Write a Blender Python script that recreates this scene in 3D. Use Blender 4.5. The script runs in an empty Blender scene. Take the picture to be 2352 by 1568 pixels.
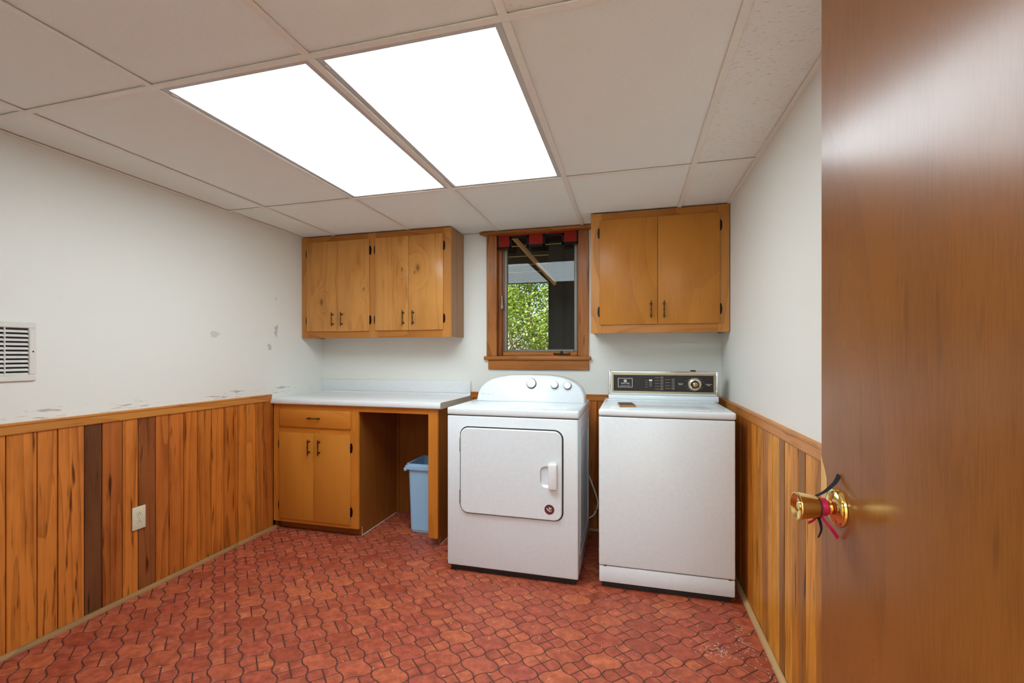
import bpy, bmesh, math, random
from mathutils import Vector, Matrix, noise as mnoise
random.seed(7)
PI = math.pi
scene = bpy.context.scene
C = scene.collection

# ------------------------------------------------------------------ camera, world, sun, exposure
cam_d = bpy.data.cameras.new('camera')
cam = bpy.data.objects.new('camera', cam_d); C.objects.link(cam)
cam.location = (0, 0, 1.226)
cam.rotation_euler = (PI/2, 0, 0.2802)
cam_d.sensor_width = 36; cam_d.sensor_fit = 'HORIZONTAL'
cam_d.lens = 1112.81/2352*36
cam_d.shift_x = (1176-1128.6)/2352
cam_d.shift_y = (812.84-784)/2352
cam_d.clip_start = 0.01
scene.camera = cam

world = bpy.data.worlds.new('world'); scene.world = world
world.use_nodes = True
wt = world.node_tree
sky = wt.nodes.new('ShaderNodeTexSky'); sky.sky_type = 'NISHITA'
sky.sun_disc = False; sky.sun_elevation = math.radians(52); sky.sun_rotation = math.radians(150)
wt.links.new(sky.outputs[0], wt.nodes['Background'].inputs[0])
wt.nodes['Background'].inputs[1].default_value = 0.16

sun_d = bpy.data.lights.new('sun', 'SUN'); sun_d.energy = 8.0; sun_d.angle = 0.01; sun_d.color = (1, .93, .8)
sun = bpy.data.objects.new('sun', sun_d); C.objects.link(sun)
sun.rotation_euler = (math.radians(42), 0, math.radians(-35))

vs = scene.view_settings
vs.view_transform = 'Standard'; vs.look = 'None'; vs.gamma = 1; vs.use_curve_mapping = False
vs.exposure = 1.06
LIGHT = 4.3                                        # radiance of the two ceiling diffusers
HALL_FILL = 15.0                                         # radiance of the fill panel added in the unseen hall

# ------------------------------------------------------------------ room measures (metres)
L, R, D = 2.4363, 0.566, 3.4545                    # left wall x=-L, right wall x=R, back wall y=D
Y0 = 0.15                                          # inner face of the wall with the doorway
H = 2.1205

# ------------------------------------------------------------------ helpers
def lin(r, g, b):
    f = lambda v: (v/255/12.92) if v/255 <= .04045 else ((v/255+.055)/1.055)**2.4
    return (f(r), f(g), f(b), 1)
WL = {}                                            # world location of each object (translation only)
def link(o, parent=None, loc=(0, 0, 0)):
    C.objects.link(o)
    loc = Vector(loc)
    if parent is not None:
        o.parent = parent
        o.location = loc - WL[parent]
    else:
        o.location = loc
    WL[o] = loc
    return o
def tag(o, label=None, cat=None, group=None, kind=None):
    if label: o['label'] = label
    if cat: o['category'] = cat
    if group: o['group'] = group
    if kind: o['kind'] = kind
    return o
def empty(name, loc, label=None, cat=None, group=None, kind=None):
    o = bpy.data.objects.new(name, None); link(o, None, loc)
    o.empty_display_size = .05
    return tag(o, label, cat, group, kind)
def fin(name, bm, mat, parent=None, loc=None, smooth=False, angle=None):
    """bmesh in world coordinates -> one mesh object whose origin sits at its centre"""
    me = bpy.data.meshes.new(name)
    if loc is None:
        if bm.verts:
            xs = [v.co for v in bm.verts]
            loc = Vector([(min(p[i] for p in xs)+max(p[i] for p in xs))/2 for i in range(3)])
        else: loc = Vector((0, 0, 0))
    loc = Vector(loc)
    for v in bm.verts: v.co -= loc
    bmesh.ops.recalc_face_normals(bm, faces=bm.faces)
    if smooth:
        for f in bm.faces: f.smooth = True
        lim = math.radians(angle or 35)
        for e in bm.edges:
            if len(e.link_faces) == 2 and e.calc_face_angle(0) > lim: e.smooth = False
    bm.to_mesh(me); bm.free()
    me.materials.append(mat)
    return link(bpy.data.objects.new(name, me), parent, loc)
def add_box(bm, x0, x1, y0, y1, z0, z1, bev=0, seg=1):
    r = bmesh.ops.create_cube(bm, size=1, matrix=Matrix.Translation(((x0+x1)/2, (y0+y1)/2, (z0+z1)/2)) @ Matrix.Diagonal((abs(x1-x0), abs(y1-y0), abs(z1-z0), 1)))
    if bev:
        es = list({e for v in r['verts'] for e in v.link_edges})
        bmesh.ops.bevel(bm, geom=es, offset=bev, segments=seg, affect='EDGES', profile=.5)
def box(name, mat, parent, x0, x1, y0, y1, z0, z1, bev=0.0015, seg=1, smooth=False):
    bm = bmesh.new(); add_box(bm, x0, x1, y0, y1, z0, z1, bev, seg)
    return fin(name, bm, mat, parent, smooth=smooth or seg > 1)
def add_prism(bm, pts, depth, frame):
    """pts 2-D outline -> closed prism; frame = (origin, u, v, w) with w the extrusion direction"""
    o, u, v, w = [Vector(a) for a in frame]
    a = [bm.verts.new(o+u*p[0]+v*p[1]) for p in pts]
    b = [bm.verts.new(o+u*p[0]+v*p[1]+w*depth) for p in pts]
    n = len(pts)
    bm.faces.new(a); bm.faces.new(b[::-1])
    for i in range(n): bm.faces.new((a[i], a[(i+1) % n], b[(i+1) % n], b[i]))
def prism(name, mat, parent, pts, depth, frame, smooth=False, angle=None):
    bm = bmesh.new(); add_prism(bm, pts, depth, frame)
    return fin(name, bm, mat, parent, smooth=smooth, angle=angle)
def add_lathe(bm, prof, org, axis, seg=20, cap=True):
    """prof: (distance along axis, radius)"""
    org = Vector(org); ax = Vector(axis).normalized()
    t = Vector((0, 0, 1)) if abs(ax.z) < .9 else Vector((1, 0, 0))
    u = ax.cross(t).normalized(); v = ax.cross(u)
    rings = []
    for d, r in prof:
        rings.append([bm.verts.new(org+ax*d+(u*math.cos(2*PI*i/seg)+v*math.sin(2*PI*i/seg))*max(r, 1e-5)) for i in range(seg)])
    for a, b in zip(rings, rings[1:]):
        for i in range(seg): bm.faces.new((a[i], a[(i+1) % seg], b[(i+1) % seg], b[i]))
    if cap:
        bm.faces.new(rings[0][::-1]); bm.faces.new(rings[-1])
def lathe(name, mat, parent, prof, org, axis, seg=20, angle=40):
    bm = bmesh.new(); add_lathe(bm, prof, org, axis, seg)
    return fin(name, bm, mat, parent, smooth=True, angle=angle)
def add_tube(bm, pts, r, seg=8):
    pts = [Vector(p) for p in pts]; rings = []
    for i, p in enumerate(pts):
        d = (pts[min(i+1, len(pts)-1)]-pts[max(i-1, 0)]).normalized()
        t = Vector((0, 0, 1)) if abs(d.z) < .95 else Vector((1, 0, 0))
        u = d.cross(t).normalized(); v = d.cross(u)
        rr = r[i] if isinstance(r, (list, tuple)) else r
        rings.append([bm.verts.new(p+(u*math.cos(2*PI*k/seg)+v*math.sin(2*PI*k/seg))*rr) for k in range(seg)])
    for a, b in zip(rings, rings[1:]):
        for k in range(seg): bm.faces.new((a[k], a[(k+1) % seg], b[(k+1) % seg], b[k]))
    bm.faces.new(rings[0][::-1]); bm.faces.new(rings[-1])
def rrect(x0, x1, z0, z1, r, n=6):
    out = []
    for cx, cz, a0 in ((x1-r, z1-r, 0), (x0+r, z1-r, 90), (x0+r, z0+r, 180), (x1-r, z0+r, 270)):
        for i in range(n+1):
            a = math.radians(a0+90*i/n); out.append((cx+r*math.cos(a), cz+r*math.sin(a)))
    return out
def spline(pts, n=8):
    pts = [Vector(p) for p in pts]; out = []
    for i in range(len(pts)-1):
        p0, p1, p2, p3 = pts[max(i-1, 0)], pts[i], pts[i+1], pts[min(i+2, len(pts)-1)]
        for k in range(n):
            t = k/n
            out.append(.5*((2*p1)+(p2-p0)*t+(2*p0-5*p1+4*p2-p3)*t*t+(3*p1-p0-3*p2+p3)*t**3))
    return out+[pts[-1]]
def text(name, s, size, mat, parent, loc, rot=(PI/2, 0, 0), align='CENTER', depth=.0002):
    cu = bpy.data.curves.new(name, 'FONT'); cu.body = s; cu.size = size; cu.extrude = depth
    cu.align_x = align; cu.align_y = 'CENTER'; cu.resolution_u = 2
    t = bpy.data.objects.new('tmp', cu); C.objects.link(t)
    dg = bpy.context.evaluated_depsgraph_get(); dg.update()
    me = bpy.data.meshes.new_from_object(t.evaluated_get(dg))
    bpy.data.objects.remove(t)
    me.name = name; me.materials.clear(); me.materials.append(mat)
    o = link(bpy.data.objects.new(name, me), parent, loc); o.rotation_euler = rot
    return o

# ------------------------------------------------------------------ materials
class NT:
    def __init__(s, name, **kw):
        s.m = bpy.data.materials.new(name); s.m.use_nodes = True
        s.t = s.m.node_tree; s.b = s.t.nodes['Principled BSDF']; s.out = s.t.nodes['Material Output']
        for k, v in kw.items(): s.set(k, v)
    def set(s, k, v):
        k = k.replace('_', ' ')
        i = s.b.inputs[k]
        if hasattr(v, 'links') or hasattr(v, 'is_linked'): s.t.links.new(v, i)
        else: i.default_value = v
    def n(s, typ, props=None, **ins):
        nd = s.t.nodes.new('ShaderNode'+typ)
        for k, v in (props or {}).items(): setattr(nd, k, v)
        for k, v in ins.items():
            i = nd.inputs[int(k[1:])] if k[0] == 'i' and k[1:].isdigit() else nd.inputs[k.replace('_', ' ')]
            if hasattr(v, 'is_linked'): s.t.links.new(v, i)
            else: i.default_value = v
        return nd
    def math(s, op, a, b=0.0, c=None, clamp=False):
        kw = {'i0': a, 'i1': b}
        if c is not None: kw['i2'] = c
        return s.n('Math', {'operation': op, 'use_clamp': clamp}, **kw).outputs[0]
    def mix(s, f, a, b, mode='MIX'):
        nd = s.n('Mix', {'data_type': 'RGBA', 'blend_type': mode})
        for i, v in ((0, f), (6, a), (7, b)):
            if hasattr(v, 'is_linked'): s.t.links.new(v, nd.inputs[i])
            else: nd.inputs[i].default_value = v
        return nd.outputs[2]
    def ramp(s, f, stops):
        nd = s.n('ValToRGB', None, i0=f); e = nd.color_ramp.elements
        while len(e) < len(stops): e.new(.5)
        for el, (p, c) in zip(e, stops): el.position = p; el.color = c
        return nd.outputs[0]
    def obj(s): return s.n('TexCoord').outputs['Object']
    def geo(s): return s.n('NewGeometry').outputs['Position']
    def scale(s, v, sc, off=None):
        r = s.n('VectorMath', {'operation': 'MULTIPLY'}, i0=v, i1=sc).outputs[0]
        if off is not None: r = s.n('VectorMath', {'operation': 'ADD'}, i0=r, i1=off).outputs[0]
        return r
    def noise(s, v, scale, detail=2.0, rough=.5, dist=0.0):
        return s.n('TexNoise', None, Vector=v, Scale=scale, Detail=detail, Roughness=rough, Distortion=dist).outputs['Fac']
    def bump(s, h, strength=.3, dist=.002):
        o = s.n('Bump', None, Strength=strength, Distance=dist, Height=h).outputs[0]
        s.t.links.new(o, s.b.inputs['Normal']); return o
def flat(name, col, rough=.5, metal=0.0, coat=0.0, **kw):
    m = NT(name, Roughness=rough, Metallic=metal, Base_Color=col)
    if coat: m.set('Coat Weight', coat); m.set('Coat Roughness', .08)
    v = m.obj(); n = m.noise(v, 60, 3)
    m.set('Base Color', m.mix(n, tuple(c*.94 for c in col[:3])+(1,), tuple(min(1, c*1.05) for c in col[:3])+(1,)))
    return m.m
def wood(name, light, dark, axis='Z', figure=4.0, rings=26.0, fibre=.35, rough=.32, coat=.35, flecks=0.0, knots=(), objcol=False, blotch=.35, coat_rough=.18, saw=0.0, ringamp=.55, stretch=.16, fibre_len=.02, fibre_scale=260, fleck_at=.64):
    m = NT(name, Roughness=rough)
    m.set('Coat Weight', coat if name == 'lauan_veneer' else coat*.55); m.set('Coat Roughness', coat_rough); m.set('Specular IOR Level', .2)
    oi = m.n('ObjectInfo'); rnd = oi.outputs['Random']
    off = m.n('CombineXYZ', None, X=m.math('MULTIPLY', rnd, 37.0), Y=m.math('MULTIPLY', rnd, 91.0), Z=m.math('MULTIPLY', rnd, 53.0)).outputs[0]
    base = m.obj()
    st = {'X': (stretch, 1, 1), 'Y': (1, stretch, 1), 'Z': (1, 1, stretch)}[axis]
    v = m.scale(base, st, off)
    n1 = m.noise(v, figure, 1.5, .45)
    sep = m.n('SeparateXYZ', None, Vector=base).outputs
    kd = None
    for kx, kz, kr in knots:
        dx = m.math('SUBTRACT', sep[0], kx); dz = m.math('MULTIPLY', m.math('SUBTRACT', sep[2], kz), .55)
        r2 = m.math('ADD', m.math('MULTIPLY', dx, dx), m.math('MULTIPLY', dz, dz))
        g = m.math('POWER', 2.718, m.math('MULTIPLY', r2, -1/(2*(kr*2.6)**2)))
        n1 = m.math('ADD', n1, m.math('MULTIPLY', g, .32))
        k = m.math('POWER', 2.718, m.math('MULTIPLY', r2, -1/(2*(kr*.75)**2)))
        kd = k if kd is None else m.math('ADD', kd, k)
    ring = m.math('FRACT', m.math('MULTIPLY', n1, rings))
    ring = m.math('POWER', ring, 2.2)
    fst = {'X': (fibre_len, 1, 1), 'Y': (1, fibre_len, 1), 'Z': (1, 1, fibre_len)}[axis]
    fv = m.scale(base, fst, off)
    fib = m.noise(fv, fibre_scale, 3, .6)
    blo = m.noise(m.scale(base, {'X': (.4, 1, 1), 'Y': (1, .4, 1), 'Z': (1, 1, .4)}[axis], off), 7, 3, .55)
    fac = m.math('ADD', m.math('MULTIPLY', ring, ringamp), m.math('MULTIPLY', m.math('SUBTRACT', fib, .45), fibre*2))
    fac = m.math('ADD', fac, m.math('MULTIPLY', m.math('SUBTRACT', blo, .5), blotch*2.2), clamp=True)
    if objcol:
        oc = oi.outputs['Color']
        col = m.mix(fac, m.mix(1.0, light, oc, 'MULTIPLY'), m.mix(1.0, dark, oc, 'MULTIPLY'))
    else:
        col = m.mix(fac, light, dark)
    if flecks:
        fl = m.noise(m.scale(base, {'X': (.09, 1, 1), 'Y': (1, .09, 1), 'Z': (1, 1, .09)}[axis], off), 46, 2, .5)
        fm = m.math('MULTIPLY', m.math('SUBTRACT', fl, fleck_at), 9.0, clamp=True)
        col = m.mix(m.math('MULTIPLY', fm, flecks), col, m.mix(1.0, col, (.22, .17, .14, 1), 'MULTIPLY'))
    if kd is not None:
        col = m.mix(m.math('MINIMUM', m.math('MULTIPLY', kd, .8), .85), col, tuple(c*.32 for c in dark[:3])+(1,))
    m.set('Base Color', col)
    h = m.math('ADD', m.math('MULTIPLY', fib, .6), m.math('MULTIPLY', ring, .2))
    if saw:
        sv = m.noise(m.scale(base, {'X': (1, .05, .05), 'Y': (.05, 1, .05), 'Z': (.05, .05, 1)}[axis], off), 220, 2, .5)
        h = m.math('ADD', h, m.math('MULTIPLY', sv, saw))
    m.bump(h, .12, .002)
    m.set('Roughness', m.math('ADD', m.math('MULTIPLY', blo, .14), rough-.07))
    return m.m

M = {}
M['wood_upper'] = wood('honey_pine_frame', lin(196, 134, 66), lin(158, 96, 38), 'Z', 3.0, 10, .28, .33, .4)
M['wood_upper_h'] = wood('honey_pine_rail', lin(184, 118, 50), lin(146, 84, 30), 'X', 3.0, 10, .28, .33, .4)
KN = {0: [(.0, -.115, .012)], 1: [(.09, -.03, .007)], 2: [(.085, .10, .007)], 3: [(-.06, .105, .015), (-.085, .075, .006)]}
for i in range(4):
    M['pine_door%d' % i] = wood('knotty_pine_%d' % i, lin(208, 146, 76), lin(158, 96, 38), 'Z', 3.2, 12, .42, .32, .4, .3, KN[i], stretch=.14, ringamp=.32, blotch=.6)
M['birch_door'] = wood('birch_plywood', lin(190, 124, 48), lin(150, 88, 26), 'Z', 3.0, 9, .4, .34, .25, ringamp=.28, stretch=.2, blotch=.5, coat_rough=.3)
M['wood_base'] = wood('amber_maple_frame', lin(206, 128, 46), lin(164, 92, 28), 'Z', 3.0, 9, .25, .33, .4, ringamp=.35)
M['wood_base_h'] = wood('amber_maple_rail', lin(206, 128, 46), lin(164, 92, 28), 'X', 3.0, 9, .25, .33, .4, ringamp=.35)
M['wood_base_door'] = wood('amber_birch_door', lin(204, 132, 50), lin(170, 100, 34), 'Z', 2.4, 6, .18, .34, .4, ringamp=.25, blotch=.45)
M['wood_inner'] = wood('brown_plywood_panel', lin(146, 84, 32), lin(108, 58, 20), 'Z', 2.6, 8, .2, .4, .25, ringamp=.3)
M['side_panel'] = wood('walnut_print_panel', lin(172, 122, 70), lin(138, 92, 48), 'Z', 3, 16, .35, .36, .35, stretch=.05)
M['board'] = wood('rough_sawn_pine', (1.16, 1.12, 1.0, 1), (.52, .40, .27, 1), 'Z', 5, 12, .65, .42, .2, 1.0, objcol=True, fleck_at=.63, blotch=.85, saw=1.2, coat_rough=.3, stretch=.06)
M['rail_wood'] = wood('pine_rail_side', lin(204, 136, 62), lin(168, 100, 40), 'Y', 4, 10, .35, .4, .25, .5)
M['rail_wood_x'] = wood('pine_rail_back', lin(190, 118, 48), lin(150, 86, 32), 'X', 4, 10, .35, .4, .25, .5)
M['quarter_round'] = wood('bare_quarter_round', lin(196, 160, 112), lin(160, 122, 78), 'Y', 4, 8, .3, .5, .1)
M['quarter_round_l'] = wood('dusty_quarter_round', lin(168, 128, 84), lin(128, 94, 58), 'Y', 4, 8, .4, .5, .1)
M['casing'] = wood('rough_casing', lin(174, 110, 54), lin(112, 62, 26), 'Z', 4, 10, .7, .42, .25, .9, saw=1.0, stretch=.06)
M['casing_h'] = wood('rough_casing_rail', lin(182, 114, 54), lin(124, 70, 28), 'X', 4, 10, .7, .42, .25, .9, saw=1.0, stretch=.06)
M['jamb'] = wood('jamb_board', lin(150, 86, 40), lin(104, 56, 24), 'Z', 4, 10, .4, .4, .25, .4)
M['door'] = wood('lauan_veneer', lin(138, 84, 34), lin(96, 53, 16), 'Z', 1.5, 6, .45, .3, .5, .35, blotch=.5, coat_rough=.2, ringamp=.22, stretch=.22, fibre_len=.05, fibre_scale=420)
M['bare_wood'] = wood('bare_split_wood', lin(222, 178, 116), lin(180, 130, 74), 'Z', 6, 10, .4, .6, 0)
M['bronze'] = flat('antique_bronze', lin(92, 66, 40), .28, 1)
M['bronze_dark'] = flat('oiled_bronze', lin(52, 38, 28), .4, .8)
M['brass'] = flat('polished_brass', lin(240, 208, 132), .12, 1)
M['enamel'] = flat('white_enamel', (.775, .83, .865, 1), .24, 0, .35)
M['enamel_warm'] = flat('aged_white_enamel', (.785, .84, .87, 1), .24, 0, .35)
M['laminate'] = flat('white_laminate', (.80, .82, .83, 1), .35, 0, .2)
M['plastic'] = flat('white_plastic', (.82, .83, .84, 1), .3)
M['cream_plastic'] = flat('ivory_plastic', lin(226, 218, 190), .35)
M['black'] = flat('black_rubber', (.012, .012, .012, 1), .5)
M['dark_gap'] = flat('dark_gap', (.02, .017, .015, 1), .7)
M['chrome'] = flat('chrome', (.8, .8, .78, 1), .16, 1)
M['silver'] = flat('brushed_silver_knob', (.5, .5, .51, 1), .32, .9)
M['console_dark'] = flat('dark_brown_console', lin(24, 14, 10), .42)
M['champagne'] = flat('champagne_metal', lin(176, 160, 128), .32, .8)
M['ink_white'] = flat('white_ink', (.8, .78, .72, 1), .5)
M['ink_grey'] = flat('grey_ink', (.45, .45, .46, 1), .5)
M['ink_pale'] = flat('pale_grey_ink', (.6, .61, .63, 1), .5)
M['ink_brown'] = flat('tan_ink', lin(150, 134, 110), .5)
M['button'] = flat('grey_push_button', lin(92, 84, 78), .4)
M['red_print'] = flat('maroon_print', lin(104, 44, 44), .4)
M['bin'] = flat('powder_blue_plastic', lin(162, 206, 242), .45)
M['bin_in'] = flat('dark_blue_plastic', lin(60, 74, 92), .5)
M['tee'] = flat('white_grid_metal', lin(240, 238, 228), .4)
M['vent'] = flat('vent_white_metal', lin(226, 224, 216), .4)
M['fixture'] = flat('fixture_grey_white', lin(200, 200, 196), .45)
M['aluminium'] = flat('grey_window_sash', lin(128, 124, 114), .45, .3)
M['felt_red'] = flat('red_felt', lin(146, 34, 18), .95)
M['felt_black'] = flat('black_braid', (.01, .009, .012, 1), .9)
M['ribbon_black'] = flat('black_satin', (.004, .004, .006, 1), .8)
M['ribbon_red'] = flat('crimson_satin', lin(170, 20, 60), .4)
M['grout'] = flat('dark_brown_grout', lin(74, 40, 32), .6)
M['caulk'] = flat('white_caulk', (.75, .73, .68, 1), .6)
M['wall_backing'] = flat('dark_backing', lin(40, 24, 14), .8)
M['deck_wood'] = wood('weathered_deck_wood', lin(62, 50, 34), lin(38, 30, 20), 'X', 4, 10, .4, .8, 0)
M['joist_highlight'] = flat('joist_highlight_tan', lin(150, 124, 88), .8)  # tan colour painting the highlight on the joists' lower edges
M['brace'] = wood('tan_brace_wood', lin(206, 158, 112), lin(160, 116, 78), 'X', 4, 10, .4, .7, 0)
M['pier'] = wood('charcoal_screen_boards', lin(58, 56, 52), lin(40, 38, 35), 'Z', 3, 8, .5, .8, 0)
M['bark'] = flat('grey_bark', lin(150, 132, 118), .9)
M['soil'] = flat('pale_sandy_soil', lin(222, 176, 140), .9)
M['grass'] = flat('leaf_litter_ground', lin(120, 108, 66), .95)

def mat_paint():
    m = NT('cream_wall_paint', Roughness=.5)
    p = m.geo(); n = m.noise(p, 2.2, 3, .5); n2 = m.noise(p, 180, 2)
    col = m.mix(n, (.82, .825, .77, 1), (.845, .85, .80, 1))
    s = m.n('SeparateXYZ', None, Vector=p).outputs
    # rubbed patches and scrapes on the left wall: (y, z, half-width, half-height, strength)
    onleft = m.math('LESS_THAN', s[0], -2.42)
    edge = m.noise(p, 38, 3, .6); total = None
    for cy, cz, ry, rz, st in ((2.905, 1.385, .026, .052, 1), (2.84, 1.272, .026, .04, .9), (2.365, 1.345, .05, .022, .55), (2.90, 1.62, .012, .016, .6)):
        a = m.math('DIVIDE', m.math('SUBTRACT', s[1], cy), ry); b = m.math('DIVIDE', m.math('SUBTRACT', s[2], cz), rz)
        d = m.math('ADD', m.math('MULTIPLY', a, a), m.math('MULTIPLY', b, b))
        k = m.math('MULTIPLY', m.math('SUBTRACT', m.math('SUBTRACT', 1.0, d), m.math('MULTIPLY', m.math('SUBTRACT', .62, edge), 4.0)), 8.0, clamp=True)
        k = m.math('MULTIPLY', k, st); total = k if total is None else m.math('MAXIMUM', total, k)
    col = m.mix(m.math('MULTIPLY', m.math('MULTIPLY', total, onleft), .75), col, (.42, .42, .40, 1))
    sv = m.scale(p, (1, .16, 1.6)); sn = m.noise(sv, 60, 3, .65)
    band = m.math('MULTIPLY', m.math('LESS_THAN', s[2], .995), m.math('GREATER_THAN', s[2], .945))
    low = m.noise(m.scale(p, (0, 1, 0)), 2.6, 1)
    sc = m.math('MULTIPLY', m.math('SUBTRACT', m.math('ADD', sn, m.math('MULTIPLY', low, .40)), .79), 12.0, clamp=True)
    sc = m.math('MULTIPLY', m.math('MULTIPLY', sc, band), onleft)
    col = m.mix(m.math('MULTIPLY', sc, .75), col, (.40, .33, .29, 1))
    m.set('Base Color', col); m.bump(n2, .08, .001)
    return m.m
M['paint'] = mat_paint()

def mat_tile(rough):
    m = NT('ceiling_tile_fissured' if rough else 'ceiling_tile_smooth', Roughness=.8)
    p = m.geo(); n = m.noise(p, 420 if not rough else 260, 2, .6); big = m.noise(p, 3, 2)
    base = m.mix(big, (.875, .92, .88, 1), (.905, .945, .905, 1))
    if rough:
        f = m.noise(m.scale(p, (.35, 1, 1)), 150, 3, .6)
        pit = m.math('MULTIPLY', m.math('SUBTRACT', f, .60), 8.0, clamp=True)
        base = m.mix(m.math('MULTIPLY', pit, .4), m.mix(.5, base, (.88, .86, .80, 1)), (.42, .38, .31, 1))
        m.bump(m.math('ADD', m.math('MULTIPLY', n, .5), m.math('MULTIPLY', pit, -1.0)), .6, .003)
    else:
        base = m.mix(m.math('MULTIPLY', m.math('SUBTRACT', n, .5), 1.2, clamp=True), base, (.66, .62, .55, 1))
        m.bump(n, .15, .001)
    m.set('Base Color', base); return m.m
M['tile_smooth'] = mat_tile(False); M['tile_rough'] = mat_tile(True)

def mat_floor():
    m = NT('brick_red_vinyl_tile')
    oi = m.n('ObjectInfo').outputs['Random']; isl = m.n('NewGeometry').outputs['Random Per Island']
    r = m.math('FRACT', m.math('ADD', m.math('MULTIPLY', oi, 7.3), m.math('MULTIPLY', isl, 5.7)))
    p = m.geo(); n = m.noise(p, 26, 4, .65); n2 = m.noise(p, 150, 3, .6); big = m.noise(p, 1.6, 2)
    c = m.ramp(r, [(0, lin(186, 88, 60)), (.35, lin(206, 106, 72)), (.7, lin(196, 94, 70)), (1, lin(220, 120, 78))])
    c = m.mix(m.math('MULTIPLY', m.math('SUBTRACT', n, .40), 3.2, clamp=True), m.mix(1.0, c, (.55, .46, .42, 1), 'MULTIPLY'), c)
    c = m.mix(m.math('MULTIPLY', m.math('SUBTRACT', n2, .52), 4.0, clamp=True), c, m.mix(1.0, c, (.70, .62, .6, 1), 'MULTIPLY'))
    m.set('Base Color', c)
    m.set('Roughness', m.math('ADD', .36, m.math('MULTIPLY', n, .28)))
    m.bump(m.math('ADD', n, m.math('MULTIPLY', n2, .4)), .3, .003)
    return m.m
M['floor_tile'] = mat_floor()

def mat_emit(name, col, st):
    m = NT(name, Base_Color=(.9, .9, .9, 1), Roughness=.5)
    m.set('Emission Color', col); m.set('Emission Strength', st); return m.m
M['diffuser'] = mat_emit('lit_prismatic_diffuser', (.87, 1, 1.06, 1), LIGHT)
M['hall_fill'] = mat_emit('hall_fill_glow', (.87, 1, 1.06, 1), HALL_FILL)  # glow of the added hall fill panel

def mat_glass():
    m = NT('window_glass', Base_Color=(1, 1, 1, 1), Roughness=0.0, IOR=1.5)
    t = m.t
    tr = m.n('BsdfTransparent', None, Color=(.9, .92, .9, 1)); gl = m.n('BsdfGlossy', None, Color=(1, 1, 1, 1), Roughness=.0)
    fr = m.n('Fresnel', None, IOR=1.5)
    mx = m.n('MixShader'); t.links.new(m.math('MULTIPLY', fr.outputs[0], .42, clamp=True), mx.inputs[0])
    t.links.new(tr.outputs[0], mx.inputs[1]); t.links.new(gl.outputs[0], mx.inputs[2])
    t.links.new(mx.outputs[0], m.out.inputs['Surface']); return m.m
M['glass'] = mat_glass()

def mat_leaf(name, a, b):
    m = NT(name, Roughness=.5)
    isl = m.n('NewGeometry').outputs['Random Per Island']
    col = m.mix(isl, a, b); m.set('Base Color', col)
    tl = m.n('BsdfTranslucent', None, Color=col); mx = m.n('MixShader', None, i0=.45)
    m.t.links.new(m.b.outputs[0], mx.inputs[1]); m.t.links.new(tl.outputs[0], mx.inputs[2])
    m.t.links.new(mx.outputs[0], m.out.inputs['Surface']); return m.m
M['leaf_a'] = mat_leaf('yellow_green_leaves', lin(176, 192, 84), lin(84, 114, 40))
M['leaf_b'] = mat_leaf('mid_green_leaves', lin(134, 160, 78), lin(62, 90, 42))

# ------------------------------------------------------------------ floor: lantern tiles, every second one cut in four
PIT = .1555                                         # lattice pitch of the whole tiles
A_ = PIT/2
WX, WY = -.729, 1.982                               # centre of one whole tile
def edge(p, q, sgn, n=7):
    """S-shaped edge from p (round lobe) to q (point); convex half first"""
    p, q = Vector(p), Vector(q); mid = (p+q)/2; out = []
    def arc(a, b, s, k):
        ch = b-a; nrm = Vector((ch.y, -ch.x)).normalized()*s; sag = ch.length*.135
        return [a+ch*t+nrm*(sag*4*t*(1-t)) for t in [i/k for i in range(k)]]
    k = n//2+1
    return arc(p, mid, sgn, k)+arc(mid, q, -sgn, k)
def lobe(quarter=None):
    a = A_
    e1 = edge((a, 0), (0, a), 1)                    # right lobe -> far point
    k = len(e1)//2
    pts1 = e1
    full = []
    far = [Vector(p) for p in e1]
    full += far
    e2 = [Vector((-p.x, p.y)) for p in edge((a, 0), (0, a), 1)+[Vector((0, a))]][::-1]; full += e2[:-1]
    e3 = [Vector((-p.x, -p.y)) for p in e1]; full += e3
    e4 = [Vector((p.x, -p.y)) for p in edge((a, 0), (0, a), 1)+[Vector((0, a))]][::-1]; full += e4[:-1]
    if quarter is None: return full
    n = len(full); q = n//4                         # edge midpoints sit at q/2, q/2+q, ...
    s = quarter*q - q//2
    return [Vector((0, 0))]+[full[(s+i) % n] for i in range(q+1)]
def inset(poly, d):
    n = len(poly); out = []
    for i in range(n):
        p0, p1, p2 = poly[i-1], poly[i], poly[(i+1) % n]
        a = (p1-p0); b = (p2-p1)
        if a.length < 1e-6 or b.length < 1e-6: out.append(p1.copy()); continue
        a.normalize(); b.normalize()
        na, nb = Vector((-a.y, a.x)), Vector((-b.y, b.x))
        m = na+nb; l2 = m.length_squared
        if l2 < .15: m = na*1.0; out.append(p1+m*d); continue
        out.append(p1+m*(2*d/l2))
    return out
def clip(poly, x0, x1, y0, y1):
    for ax, lim, sg in ((0, x0, 1), (0, x1, -1), (1, y0, 1), (1, y1, -1)):
        res = []; n = len(poly)
        for i in range(n):
            a, b = poly[i], poly[(i+1) % n]; da, db = (a[ax]-lim)*sg, (b[ax]-lim)*sg
            if da >= 0: res.append(a)
            if (da >= 0) != (db >= 0): res.append(a+(b-a)*(da/(da-db)))
        poly = res
        if len(poly) < 3: return []
    return poly
def tile_geo(bm, poly, cx, cy):
    lo = inset(poly, .0016); hi = inset(poly, .0042)
    va = [bm.verts.new((cx+p.x, cy+p.y, -.0025)) for p in lo]
    vb = [bm.verts.new((cx+p.x, cy+p.y, 0)) for p in hi]
    n = len(va)
    for i in range(n): bm.faces.new((va[i], va[(i+1) % n], vb[(i+1) % n], vb[i]))
    bm.faces.new(vb)
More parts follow.
